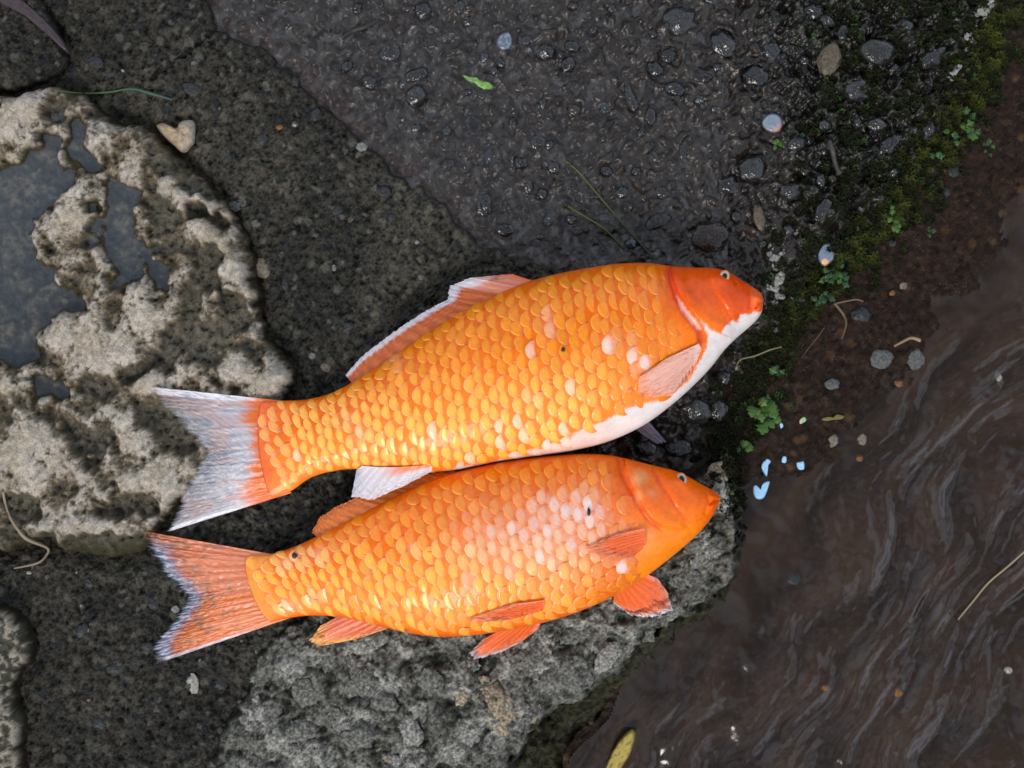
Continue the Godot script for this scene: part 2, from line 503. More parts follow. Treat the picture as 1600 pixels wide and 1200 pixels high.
func f_bed(px: float, py: float) -> float:
	var d := bank(px + 7.0 * n_warp.get_noise_2d(px, py), py + 7.0 * n_warp2.get_noise_2d(px, py))
	if d < -60.0:
		return NAN
	var small := n_small.get_noise_2d(px, py)
	var mid := n_mid.get_noise_2d(px, py)
	var fine := n_fine.get_noise_2d(px, py)
	var g := c_grit.get_noise_2d(px, py)
	var h := lerpf(-0.025, -0.044, smooth(-20.0, 300.0, d + 60.0 * n_big.get_noise_2d(px, py)))
	if py > 720.0:
		h -= 0.011 * smooth(690.0, 800.0, py)
	h += 0.0026 * mid + 0.0016 * small + 0.0007 * fine - 0.0016 * d_stone.get_noise_2d(px, py) * (0.4 + 0.6 * small)
	var c := Color(0.034, 0.019, 0.0125).lerp(Color(0.017, 0.011, 0.0085), clampf(0.5 + small + mid, 0, 1))
	c = c.lerp(Color(0.050, 0.025, 0.014), 0.5 * smooth(0.1, 0.5, mid))
	c = c * (1.0 + 0.35 * g + 0.45 * fine)
	var s := c_stone.get_noise_2d(px, py)
	if s > 0.88:
		c = c.lerp(Color(0.14, 0.075, 0.03), 0.5 * smooth(-0.5, -0.75, d_stone.get_noise_2d(px, py)))
	tint = Color(maxf(c.r, 0.006), maxf(c.g, 0.005), maxf(c.b, 0.004))
	return h

func f_water(px: float, py: float) -> float:
	var d := bank(px, py)
	if d < -46.0:
		return NAN
	var f := along(px, py)
	var push := smooth(60.0, 260.0, d + 0.35 * (py - 700.0))
	var w := n_flow.get_noise_2d(f.x / 120.0, f.y / 36.0)
	var w2 := n_flow2.get_noise_2d(f.x / 230.0, f.y / 78.0)
	var w3 := n_small.get_noise_2d(f.x * 0.5, f.y * 1.3)
	var h := -0.0335 + push * (0.0010 * w + 0.0048 * w2 + 0.0005 * n_mid.get_noise_2d(px * 1.7 + 40.0, py * 1.7) + 0.0003 * w3) + 0.0001 * w3 - 0.002 * smooth(0.0, 500.0, d) + 0.0017 * (n_mid.get_noise_2d(px * 0.5, py * 0.5)) * smooth(260.0, 120.0, d)
	tint = Color(0.018, 0.0095, 0.0055).lerp(Color(0.046, 0.025, 0.015), clampf(0.5 + w2, 0, 1))
	return h

func f_far(px: float, py: float) -> float:
	# the ground beyond what the fine sheets cover
	if px > -300.0 and px < 1900.0 and py > -250.0 and py < 1450.0:
		if px > -180.0 and px < 1780.0 and py > -130.0 and py < 1330.0:
			tint = Color(0.03, 0.025, 0.02)
			return -0.075
	var wetside := smooth(-100.0, 120.0, px - 1500.0 + 0.62 * (py - 200.0) + 120.0 * n_big.get_noise_2d(px, py))
	var h := lerpf(-0.016, -0.052, wetside) + 0.006 * n_big.get_noise_2d(px, py) + 0.004 * n_mid.get_noise_2d(px, py)
	tint = Color(0.055, 0.05, 0.038).lerp(Color(0.045, 0.029, 0.021), wetside) * (1.0 + 0.5 * n_mid.get_noise_2d(px, py) + 0.4 * n_small.get_noise_2d(px, py))
	return h

# height of whatever stone lies at a plan point
func ground(px: float, py: float) -> float:
	var best := -0.05
	for f in [f_concrete, f_lime, f_slab, f_low, f_bed, f_corner, f_edge]:
		var h: float = f.call(px, py)
		if not is_nan(h):
			best = maxf(best, h)
	return best

# ---------------------------------------------------------------- small meshes

func stone_mesh(sd: int, rough: float, flat_top := 0.0, rings := 8, segs := 14, knobs := 0.0) -> ArrayMesh:
	var n := noise(sd, 0.9, 2)
	var n2 := noise(sd + 7, 0.33, 2)
	var P := PackedVector3Array()
	var N := PackedVector3Array()
	var I := PackedInt32Array()
	for j in rings + 1:
		var a := PI * j / rings
		for i in segs:
			var b := TAU * i / segs
			var v := Vector3(sin(a) * cos(b), cos(a), sin(a) * sin(b))
			var r := 1.0 + rough * n.get_noise_3d(v.x * 1.4 + sd, v.y * 1.4, v.z * 1.4) + knobs * n2.get_noise_3d(v.x, v.y + sd, v.z)
			v = v * r
			if flat_top > 0.0:
				v.y = minf(v.y, flat_top + 0.12 * n.get_noise_3d(v.x * 3.0, 5.0, v.z * 3.0))
			P.append(v)
			N.append(Vector3.ZERO)
	for j in rings:
		for i in segs:
			var a := j * segs + i
			var b := j * segs + (i + 1) % segs
			var c := a + segs
			var d := b + segs
			I.append_array([a, c, b, b, c, d])
	return finish(P, N, PackedColorArray(), I)

func finish(P: PackedVector3Array, N: PackedVector3Array, C: PackedColorArray, I: PackedInt32Array) -> ArrayMesh:
	# smooth normals over shared corners
	for k in N.size():
		N[k] = Vector3.ZERO
	for k in range(0, I.size(), 3):
		var n := (P[I[k + 2]] - P[I[k]]).cross(P[I[k + 1]] - P[I[k]])
		N[I[k]] += n
		N[I[k + 1]] += n
		N[I[k + 2]] += n
	for k in N.size():
		N[k] = N[k].normalized() if N[k].length_squared() > 0.0 else Vector3.UP
	return array_mesh(P, N, C, I)

func sweep(pts: Array, radii: Array, color_a: Color, color_b: Color, sides := 6, flat := 1.0) -> ArrayMesh:
	# a round or flattened strand through points; one radius per point
	var P := PackedVector3Array()
	var N := PackedVector3Array()
	var C := PackedColorArray()
	var I := PackedInt32Array()
	var curve := Curve3D.new()
	for k in pts.size():
		var a: Vector3 = pts[maxi(k - 1, 0)]
		var b: Vector3 = pts[mini(k + 1, pts.size() - 1)]
		var t := (b - a) / 6.0
		curve.add_point(pts[k], -t, t)
	var steps := (pts.size() - 1) * 5
	for s in steps + 1:
		var f := float(s) / 5.0
		var k := mini(int(f), pts.size() - 2)
		var p := curve.sample(k, f - k)
		var q := curve.sample(k, minf(f - k + 0.05, 1.0))
		var q0 := curve.sample(k, maxf(f - k - 0.05, 0.0))
		var t := (q - q0).normalized()
		var r := lerpf(radii[k], radii[k + 1], f - k)
		var side := t.cross(Vector3.UP).normalized()
		var up := side.cross(t)
		for i in sides:
			var a := TAU * i / sides
			P.append(p + side * cos(a) * r + up * sin(a) * r * flat)
			N.append(Vector3.UP)
			C.append(color_a.lerp(color_b, f / (pts.size() - 1)))
	for s in steps:
		for i in sides:
			var a := s * sides + i
			var b := s * sides + (i + 1) % sides
			I.append_array([a, b, a + sides, b, b + sides, a + sides])
	for i in range(1, sides - 1):
		I.append_array([0, i + 1, i])
		var e := steps * sides
		I.append_array([e, e + i, e + i + 1])
	return finish(P, N, C, I)

func flake(outline: PackedVector2Array, h: Callable, thick: float, color: Callable, cell := 3.0) -> ArrayMesh:
	# a thin plate with a traced outline: top, bottom and rim, following h
	var P := PackedVector3Array()
	var C := PackedColorArray()
	var I := PackedInt32Array()
	var tri := Geometry2D.triangulate_polygon(outline)
	var n := outline.size()
	for side in 2:
		for k in n:
			var y: float = h.call(outline[k].x, outline[k].y)
			P.append(at(outline[k].x, outline[k].y, y + (thick if side == 0 else 0.0)))
			C.append(color.call(outline[k].x, outline[k].y))
	for k in range(0, tri.size(), 3):
		I.append_array([tri[k], tri[k + 1], tri[k + 2]])
		I.append_array([n + tri[k], n + tri[k + 2], n + tri[k + 1]])
	for k in n:
		var l := (k + 1) % n
		I.append_array([k, l, n + k, l, n + l, n + k])
	var N := PackedVector3Array()
	N.resize(P.size())
	return finish(P, N, C, I)

# ---------------------------------------------------------------- koi

class Koi:
	var st: Array           # dorsal x, y, ventral x, y, thickness mm, middle height mm
	var n := 0
	var D := PackedVector2Array()
	var V := PackedVector2Array()
	var T := PackedFloat32Array()
	var M := PackedFloat32Array()
	var node: Node3D
	func _init(stations: Array, samples: int) -> void:
		st = stations
		n = samples
		for k in n:
			var f := float(k) / (n - 1) * (st.size() - 1)
			D.append(Vector2(cr(f, 0), cr(f, 1)))
			V.append(Vector2(cr(f, 2), cr(f, 3)))
			T.append(cr(f, 4) * 0.001)
			M.append(cr(f, 5) * 0.001)
	func cr(f: float, c: int) -> float:
		var i := clampi(int(f), 0, st.size() - 2)
		var t := f - i
		var a: float = st[maxi(i - 1, 0)][c]
		var b: float = st[i][c]
		var d: float = st[i + 1][c]
		var e: float = st[mini(i + 2, st.size() - 1)][c]
		return 0.5 * (2.0 * b + (d - a) * t + (2.0 * a - 5.0 * b + 4.0 * d - e) * t * t + (3.0 * b - a - 3.0 * d + e) * t * t * t)
	func lookup(u: float) -> Array:
		var f := clampf(u, 0.0, 1.0) * (n - 1)
		var i := mini(int(f), n - 2)
		f -= i
		return [D[i].lerp(D[i + 1], f), V[i].lerp(V[i + 1], f), lerpf(T[i], T[i + 1], f), lerpf(M[i], M[i + 1], f)]
	# plan position and height of the skin: u from tail to snout, a = 0 back, PI belly, PI..TAU underside
	func skin(u: float, a: float) -> Vector3:
		var s := lookup(u)
		var c := cos(a)
		var sn := sin(a)
		var mid: Vector2 = (s[0] + s[1]) * 0.5
		var half: Vector2 = (s[0] - s[1]) * 0.5
		var p := mid + half * c
		if u < 0.06 and sn > 0.0:
			p += Vector2(-15.0, 1.5) * sn * (1.0 - u / 0.06)     # rounded root of the tail
		var e := signf(sn) * pow(absf(sn), 0.92)
		return Vector3(p.x, p.y, s[3] + s[2] * 0.5 * e)
	func top_at(px: float, py: float) -> float:
		# height of the upper skin at a plan point, or NAN off the fish
		var best := 1e9
		var at := -1
		var p := Vector2(px, py)
		for k in range(0, n, 3):
			var ax := (D[k] - V[k]).normalized()
			var w := p - V[k]
			var off := absf(w.cross(ax))
			var along := w.dot(ax) / (D[k] - V[k]).length()
			if along > -0.05 and along < 1.05 and off < best:
				best = off
				at = k
		if at < 0 or best > 8.0:
			return NAN
		var c := clampf(2.0 * (p - V[at]).dot(D[at] - V[at]) / (D[at] - V[at]).length_squared() - 1.0, -1.0, 1.0)
		return M[at] + T[at] * 0.5 * pow(sqrt(1.0 - c * c), 0.92)

func line_dist(p: Vector2, line: PackedVector2Array) -> float:
	var best := 1e9
	for k in line.size() - 1:
		best = minf(best, p.distance_squared_to(Geometry2D.get_closest_point_to_segment(p, line[k], line[k + 1])))
	return sqrt(best)

func loop_side(p: Vector2, line: PackedVector2Array) -> float:
	# signed distance to a closed outline: negative inside
	var best := 1e9
	var n := line.size()
	for k in n:
		best = minf(best, p.distance_squared_to(Geometry2D.get_closest_point_to_segment(p, line[k], line[(k + 1) % n])))
	return -sqrt(best) if Geometry2D.is_point_in_polygon(p, line) else sqrt(best)

func seg_side(p: Vector2, line: PackedVector2Array) -> float:
	# signed distance to a line: positive on its right going along it
	var best := 1e9
	var sgn := 1.0
	for k in line.size() - 1:
		var q := Geometry2D.get_closest_point_to_segment(p, line[k], line[k + 1])
		var d := p.distance_squared_to(q)
		if d < best:
			best = d
			sgn = signf((line[k + 1] - line[k]).cross(p - line[k]))
	return sqrt(best) * sgn

# relief of the head in metres, from grooves and bumps: grooves [line, width, depth], steps [line, width, height], bumps [x, y, radius, height]
func relief(p: Vector2, spec: Dictionary) -> float:
	if p.x < spec.head_from:
		return 0.0
	var h := 0.0
	for g in spec.grooves:
		var d: float = line_dist(p, g[0]) / g[1]
		if d < 3.0:
			h -= g[2] * exp(-d * d)
	for g in spec.steps:
		var d: float = seg_side(p, g[0])
		if absf(d) < 24.0:
			h += g[2] * (smooth(-g[1], g[1], d) - 0.5) * smooth(24.0, 9.0, absf(d))
	for b in spec.bumps:
		var q := Vector2((p.x - b[0]) / b[2], (p.y - b[1]) / b[2]).length_squared()
		if q < 6.0:
			h += b[3] * exp(-q)
	return h

func koi_body(k: Koi, spec: Dictionary, skin: Callable) -> ArrayMesh:
	var around := 132
	var nu := k.n
	var P := PackedVector3Array()
	var N := PackedVector3Array()
	var C := PackedColorArray()
	var I := PackedInt32Array()
	for i in nu:
		var u := float(i) / (nu - 1)
		for j in around:
			# more points on the side that is seen
			var a := PI * j / 100.0 if j <= 100 else PI + PI * (j - 100) / 32.0
			var q := k.skin(u, a)
			var p := Vector2(q.x, q.y)
			var lift := 0.0
			if j <= 100:
				lift = relief(p, spec) * smooth(0.0, 0.35, sin(a) + 0.12)
			skin.call(p, u, a)
			P.append(at(q.x, q.y, q.z + lift))
			C.append(tint)
			N.append(Vector3.UP)
	for i in nu - 1:
		for j in around:
			var a := i * around + j
			var b := i * around + (j + 1) % around
			I.append_array([a, a + around, b, b, a + around, b + around])
	# caps at the tail and the snout
	for e in [0, nu - 1]:
		var mid := Vector3.ZERO
		for j in around:
			mid += P[e * around + j]
		P.append(mid / around)
		N.append(Vector3.UP)
		C.append(C[e * around + 50])
		var m := P.size() - 1
		for j in around:
			var a: int = e * around + j
			var b: int = e * around + (j + 1) % around
			if e == 0:
				I.append_array([a, b, m])
			else:
				I.append_array([a, m, b])
	return finish(P, N, C, I)

func koi_scales(k: Koi, spec: Dictionary, tone: Callable, mat: Material, root: Node3D) -> void:
	# overlapping scales in staggered rows, each its own shell lying on the skin, free edge towards the tail
	var list := []
	var u: float = spec.scale_from
	var col := 0
	while u < spec.scale_to:
		var s := k.lookup(u)
		var half: float = (s[0] - s[1]).length() * 0.5
		var thick: float = s[2] * 0.5 / S
		# arc lengths round the visible half
		var arcs := PackedFloat32Array([0.0])
		for m in range(1, 41):
			var a := PI * (m - 0.5) / 40.0
			arcs.append(arcs[m - 1] + PI / 40.0 * sqrt(pow(half * sin(a), 2.0) + pow(thick * cos(a), 2.0)))
		var total := arcs[40]
		var pitch: float = spec.pitch * lerpf(0.74, 1.0, smooth(0.0, 0.36, u))
		var middle := total * 0.5
		var rows := int(middle / pitch) + 2
		for r in range(-rows, rows + 1):
			var pos := middle + (r + (0.5 if col % 2 else 0.0)) * pitch
			if pos < spec.back_gap * smooth(0.0, 0.4, u) + 5.0 or pos > total - 12.0:
				continue
			var ahead0 := k.lookup(u + 0.01)
			var reach0: float = ((ahead0[0] + ahead0[1]) * 0.5 - (s[0] + s[1]) * 0.5).length()
			var lu := u + 0.20 * (pos - middle) * 0.01 / maxf(reach0, 0.1)
			var sk0 := k.skin(lu, arc_angle(arcs, pos))
			if lu < 0.012 or lu > 0.70 or spec.get("keep") and not spec.keep.call(Vector2(sk0.x, sk0.y), lu):
				continue
			list.append([lu, pos, arcs, pitch, col, r])
		# the next column
		var ahead := k.lookup(u + 0.01)
		var step_len: float = ((ahead[0] + ahead[1]) * 0.5 - (s[0] + s[1]) * 0.5).length()
		var want: float = spec.column * lerpf(0.8, 1.0, smooth(0.0, 0.36, u)) * lerpf(1.0, 0.92, smooth(0.7, 0.9, u))
		u += 0.01 * want / maxf(step_len, 0.1)
		col += 1
	var rest_P := PackedVector3Array()
	var rest_N := PackedVector3Array()
	var rest_C := PackedColorArray()
	var rest_I := PackedInt32Array()
	var singles := 0
	var skip := maxi(list.size() - 300, 0)      # the smallest, next to the tail, are joined
	for e in list:
		var eu: float = e[0]
		var arcs: PackedFloat32Array = e[2]
		var pitch: float = e[3]
		var mid_a := arc_angle(arcs, e[1])
		var c0 := k.skin(eu, mid_a)
		var cp := Vector2(c0.x, c0.y)
		var s0 := k.lookup(eu)
		var s1 := k.lookup(eu + 0.01)
		var du := 0.01 / maxf(((s1[0] + s1[1]) * 0.5 - (s0[0] + s0[1]) * 0.5).length(), 0.1)
		var long: float = pitch * 0.86 * rng.randf_range(0.93, 1.06)
		var wide: float = pitch * 0.59 * rng.randf_range(0.93, 1.05)
		var skew := rng.randf_range(-0.12, 0.12)
		var lift_edge := rng.randf_range(0.2, 0.75) * 0.001
		var roll := rng.randf_range(-0.0005, 0.0005)
		var pick := rng.randf()
		var P := PackedVector3Array()
		var C := PackedColorArray()
		var I := PackedInt32Array()
		var na := 9
		var nb := 11
		var ax: Vector2 = (s0[0] - s0[1]).normalized()
		var slide := rng.randf_range(-1.6, 1.6) + 4.0 * n_blot.get_noise_2d(cp.y * 0.8 + 300.0, cp.x * 0.8)
		var shift := rng.randf_range(-1.3, 1.3) + 4.5 * n_blot.get_noise_2d(cp.x * 0.8, cp.y * 0.8)
		for b in nb:
			var q := float(b) / (nb - 1)             # 0 root under the scale ahead, 1 free edge
			for a in na:
				var w := float(a) / (na - 1) * 2.0 - 1.0
				var tip := -0.60 * long * sqrt(1.0 - 0.93 * w * w)
				var off := lerpf(0.62 * long, tip, q) + slide + 0.24 * w * wide
				var across := w * wide * (1.0 - 0.22 * pow(absf(q - 0.55), 2.0)) + skew * off
				var uu := eu + off * du
				var aa := arc_angle(arcs, e[1] + across + shift)
				var sk := k.skin(uu, aa)
				var lift := lerpf(-0.0010, lift_edge, smooth(0.0, 0.8, q)) + 0.00018 * (1.0 - w * w) * smooth(0.1, 0.7, q)
				lift -= 0.0008 * smooth(0.6, 1.0, absf(w)) * smooth(0.5, 0.1, q)
				lift += roll * w
				if b == nb - 1:
					lift -= 0.0009
				var nrm := Vector2(cos(aa), sin(aa))
				var out2: Vector2 = ax * nrm.x * lift / S * 0.6
				P.append(at(sk.x + out2.x, sk.y + out2.y, sk.z + lift * maxf(nrm.y, 0.25)))
				var ahead_off := (off - slide - 0.24 * w * wide + 0.17 * long) / long
				var el := sqrt(pow(ahead_off / (0.43 if ahead_off < 0.0 else 0.50), 2.0) + pow(w * wide / (0.55 * pitch), 2.0))
				var rim := exp(-pow((el - 1.0) / 0.15, 2.0)) * smooth(0.30, 0.0, ahead_off)
				var soft := smooth(-0.15, 0.35, ahead_off)
				tone.call(cp, eu, pick, smooth(lerpf(1.10, 1.05, soft), lerpf(0.55, 0.10, soft), el), rim)
				var speck := n_mark.get_noise_2d((sk.x + 400.0) * 2.3, sk.y * 2.3)
				tint = tint * (1.0 + 0.16 * speck)
				C.append(tint)
		for b in nb - 1:
			for a in na - 1:
				var i0 := b * na + a
				I.append_array([i0, i0 + 1, i0 + na, i0 + 1, i0 + na + 1, i0 + na])
		var N := PackedVector3Array()
		N.resize(P.size())
		skip -= 1
		if skip < 0:
			place("scale", finish(P, N, C, I), mat, root)
			singles += 1
		else:
			var o := rest_P.size()
			rest_P.append_array(P)
			rest_C.append_array(C)
			rest_N.append_array(N)
			for x in I:
				rest_I.append(x + o)
	print("scales ", list.size(), " singles ", singles, " rest ", rest_P.size() / 99)
	if rest_P.size():
		var o := place("small_scales", finish(rest_P, rest_N, rest_C, rest_I), mat, root)
		o.set_meta("kind", "stuff")

func arc_angle(arcs: PackedFloat32Array, pos: float) -> float:
	if pos <= 0.0:
		return pos / maxf(arcs[1], 0.1) * PI / 40.0
	if pos >= arcs[40]:
		return PI + (pos - arcs[40]) / maxf(arcs[40] - arcs[39], 0.1) * PI / 40.0
	var lo := 0
	var hi := 40
	while hi - lo > 1:
		var m := (lo + hi) / 2
		if arcs[m] <= pos:
			lo = m
		else:
			hi = m
	return PI * (lo + (pos - arcs[lo]) / maxf(arcs[hi] - arcs[lo], 0.001)) / 40.0

func sample_line(a: Array, t: float) -> Vector3:
	# points [x, y, height mm] at even shares of the way
	var f := clampf(t, 0.0, 1.0) * (a.size() - 1)
	var i := mini(int(f), a.size() - 2)
	f -= i
	var w := f * f * (3.0 - 2.0 * f) * 0.4 + f * 0.6
	var p: Array = a[i]
	var q: Array = a[i + 1]
	return Vector3(lerpf(p[0], q[0], w), lerpf(p[1], q[1], w), lerpf(p[2], q[2], w) * 0.001)

func fin(called: String, from: Array, to: Array, nu: int, nv: int, rays: float, ridge: float, rest: Callable, color: Callable, ragged: float, mat: Material, root: Node3D, sag := 0.0) -> MeshInstance3D:
	# a membrane on rays from its base line to its free edge
	var P := PackedVector3Array()
	var N := PackedVector3Array()
	var C := PackedColorArray()
	var I := PackedInt32Array()
	var wob := noise(called.hash() % 1000 + int(from[0][0]), 0.09, 2)
	for v in nv:
		var fv := float(v) / (nv - 1)
		var a := sample_line(from, fv)
		var b := sample_line(to, fv)
		var rg := ragged * (wob.get_noise_2d(fv * 7.0, 3.0) + 0.8 * wob.get_noise_2d(fv * 31.0, 9.0))
		for u in nu:
			var fu := float(u) / (nu - 1)
			var p := a.lerp(b, fu * (1.0 + rg))
			p.z = lerpf(a.z, b.z, pow(fu, 0.8)) - sag * sin(fu * PI) * 0.001
			var least: float = rest.call(p.x, p.y)
			if not is_nan(least):
				p.z = maxf(p.z, least + 0.0028)
			var phase := fv * rays + 0.25 * wob.get_noise_2d(fv * 3.0, fu)
			var wave := cos(TAU * phase)
			var split := cos(TAU * 2.0 * phase)
			p.z += ridge * 0.001 * (wave * 0.6 + split * 0.5 * smooth(0.35, 0.8, fu)) * smooth(0.0, 0.1, fu)
			p.z += 0.001 * 1.1 * wob.get_noise_2d(fv * 2.2, fu * 1.3 + 4.0) * fu
			color.call(fu, fv, 0.5 + 0.5 * lerpf(wave, split, smooth(0.35, 0.8, fu)), Vector2(p.x, p.y))
			P.append(at(p.x, p.y, p.z))
			N.append(Vector3.UP)
			C.append(tint)
	for v in nv - 1:
		for u in nu - 1:
			var i0 := v * nu + u
			I.append_array([i0, i0 + 1, i0 + nu, i0 + 1, i0 + nu + 1, i0 + nu])
	return place(called, finish(P, N, C, I), mat, root)

func eye(px: float, py: float, h: float, turn: float, iris_c: Color, ring_c: Color, root: Node3D) -> void:
	var ball := SphereMesh.new()
	ball.radius = 1.0
	ball.height = 2.0
	ball.radial_segments = 28
	ball.rings = 14
	var c := at(px, py, h)
	var off := root.position
	var e := MeshInstance3D.new()
	e.name = "eye"
	e.mesh = ball
	var m := plain_mat("iris", 0.12, 0.6, false)
	m.albedo_color = iris_c.linear_to_srgb()
	m.clearcoat_enabled = true
	m.clearcoat_roughness = 0.03
	e.set_surface_override_material(0, m)
	root.add_child(e, true)
	e.transform = Transform3D(Basis(Vector3.UP, turn).scaled_local(Vector3(0.0036, 0.0013, 0.0046)), c - off)
	var p := MeshInstance3D.new()
	p.name = "pupil"
	p.mesh = ball
	var pm := plain_mat("pupil", 0.06, 0.6, false)
	pm.albedo_color = Color(0.03, 0.03, 0.04)
	p.set_surface_override_material(0, pm)
	e.add_child(p, true)
	p.transform = Transform3D(Basis.from_scale(Vector3(0.66, 0.5, 0.66)), Vector3(0.02, 0.56, -0.03))
	var ring := TorusMesh.new()
	ring.inner_radius = 0.92
	ring.outer_radius = 1.14
	ring.rings = 32
	ring.ring_segments = 10
	var r := MeshInstance3D.new()
	r.name = "eyelid"
	r.mesh = ring
	var rm := plain_mat("eyelid", 0.3, 0.5, false)
	rm.albedo_color = ring_c.linear_to_srgb()
	r.set_surface_override_material(0, rm)
	e.add_child(r, true)
	r.transform = Transform3D(Basis.from_scale(Vector3(1.0, 1.3, 1.0)), Vector3(0, 0.12, 0))

# ---- upper koi, orange with a white belly

var white_belly := poly([1200, 485, 1193, 486, 1181, 488, 1157, 492, 1151, 504, 1145, 501, 1131, 513, 1128, 522, 1119, 519, 1109, 514, 1098, 503, 1094, 500, 1104, 516, 1107, 528, 1104, 543, 1094, 562, 1075, 596, 1040, 624, 1000, 632, 975, 640, 945, 658, 915, 668, 895, 678, 868, 692, 838, 702, 800, 708, 770, 722, 700, 732, 690, 780, 1100, 720, 1250, 560])
var gill_white := poly([1057, 458, 1064, 472, 1076, 488, 1092, 506, 1096, 516, 1090, 514, 1074, 496, 1060, 474])
var n_mark := noise(41, 9.0, 2)
var n_blot := noise(42, 38.0, 2)

func smear(p: Vector2, spots: Array) -> float:
	var t := 0.0
	for s in spots:
		var q := Vector2((p.x - s[0]) / s[2], (p.y - s[1]) / s[3]).length_squared()
		if q < 5.0:
			t = maxf(t, s[4] * exp(-q))
	return t

var up_white := [[958, 537, 12, 14, .8], [990, 553, 7, 16, 1.0], [1012, 572, 7, 14, 1.1], [858, 508, 7, 16, .9], [1000, 570, 9, 9, .8], [975, 600, 7, 6, .3], [832, 625, 12, 8, .5], [620, 560, 12, 7, .4], [545, 655, 10, 8, .6], [565, 680, 12, 10, .5]]

func skin_upper(p: Vector2, u: float, a: float) -> void:
	var j := Vector2(p.x + 5.0 * n_mark.get_noise_2d(p.x, p.y), p.y + 5.0 * n_mark.get_noise_2d(p.y, p.x))
	var blot := n_blot.get_noise_2d(p.x, p.y)
	var low := smooth(0.32 * PI, 0.62 * PI, a)
	var c := Color(0.72, 0.125, 0.002).lerp(Color(0.87, 0.21, 0.02), low)
	if a > PI:
		c = Color(0.75, 0.6, 0.55)
	if p.x > 1040.0:
		var head := smooth(1040.0, 1062.0, p.x + 0.3 * (p.y - 480.0) * -1.0)
		c = c.lerp(Color(0.74, 0.082, 0.001).lerp(Color(0.88, 0.165, 0.001), smooth(455.0, 520.0, p.y)), head)
		c = c.lerp(Color(0.66, 0.050, 0.001), 0.55 * smooth(1100.0, 1160.0, p.x))
		c = c.lerp(Color(0.62, 0.055, 0.02), 0.8 * smooth(9.0, 1.0, line_dist(p, up_gill)))
		if p.x > 1168.0:
			c = c.lerp(Color(0.86, 0.15, 0.035), 0.8 * smooth(1168.0, 1180.0, p.x))
	elif p.x < 450.0:
		c = c.lerp(Color(0.78, 0.13, 0.03), smooth(450.0, 405.0, p.x + 6.0 * blot))
	c = c.lerp(Color(0.78, 0.42, 0.30), smear(j, up_white) * 0.8)
	var fleck := n_mark.get_noise_2d(p.x * 2.6, p.y * 2.6)
	var dab := n_mark.get_noise_2d(p.x * 0.9 + 70.0, p.y * 0.9)
	c = c * (1.0 + 0.10 * fleck + 0.14 * dab)
	if a < PI * 1.2 and u > 0.3 and a > 0.3 * PI:
		var q := p + Vector2(2.6 * dab + 1.2 * fleck, 3.2 * n_mark.get_noise_2d(p.y * 1.2, p.x * 1.2))
		var e := loop_side(q, white_belly)
		c = c.lerp(Color(0.72, 0.63, 0.60).lerp(Color(0.74, 0.54, 0.47), smooth(1000.0, 900.0, p.x)) * (1.0 + 0.08 * dab + 0.05 * fleck), smooth(2.2, -2.2, e))
		c = c.lerp(Color(0.76, 0.46, 0.40), 0.85 * smooth(2.0, -1.5, loop_side(q, gill_white)))
	c = c * (1.0 + 0.10 * blot)
	tint = c

var up_gill := poly([1046, 417, 1049, 440, 1056, 462, 1068, 486, 1084, 506, 1092, 516, 1094, 534])
var up_cover := poly([1049, 420, 1053, 440, 1062, 460, 1075, 480, 1090, 500, 1108, 514, 1128, 522])
var up_cheek := poly([1112, 440, 1119, 457, 1128, 470, 1137, 484])
var up_jaw := poly([1194, 485, 1181, 488, 1157, 494])
var up_mouth := poly([1196, 474, 1186, 473, 1181, 481])
var up_lip := poly([1172, 452, 1174, 466, 1173, 480])

func tone_upper(p: Vector2, u: float, pick: float, q: float, rim: float) -> void:
	var low := smooth(-30.0, 60.0, p.y - (570.0 + 0.0 * p.x) + 18.0 * n_blot.get_noise_2d(p.x, p.y) + 0.28 * (820.0 - p.x) * -1.0 * 0.5)
	var root := Color(0.74, 0.135, 0.002).lerp(Color(0.87, 0.21, 0.016), low)
	var core := Color(0.85, 0.245, 0.003).lerp(Color(0.93, 0.455, 0.065), low)
	var edge := Color(0.90, 0.40, 0.06).lerp(Color(0.95, 0.60, 0.30), low)
	if p.x > 900.0:
		var f := smooth(900.0, 1020.0, p.x)
		core = core.lerp(Color(0.84, 0.215, 0.003), f)
		edge = edge.lerp(Color(0.90, 0.40, 0.09), f)
		root = root.lerp(Color(0.78, 0.145, 0.002), f)
	if p.x < 470.0:
		var f := smooth(480.0, 425.0, p.x)
		core = core.lerp(Color(0.88, 0.34, 0.08), f)
		root = root.lerp(Color(0.80, 0.17, 0.05), f)
	var c := root.lerp(core, q).lerp(edge, rim * 0.85)
	c = c * lerpf(0.93, 1.05, pick)
	var w := smear(p, up_white)
	for s in up_pale:
		if absf(p.x - s[0]) < 9.0 and absf(p.y - s[1]) < 10.0:
			w = maxf(w, 0.5)
	if pick > 0.992:
		w = maxf(w, 0.5)
	if Geometry2D.is_point_in_polygon(p, white_belly):
		w = 0.95
	tint = c.lerp(Color(0.82, 0.66, 0.60), w * (0.35 + 0.6 * q))
var up_pale := [[777, 672], [792, 689], [826, 691], [886, 669], [682, 668], [820, 655], [835, 540]]

# ---- lower koi, all orange

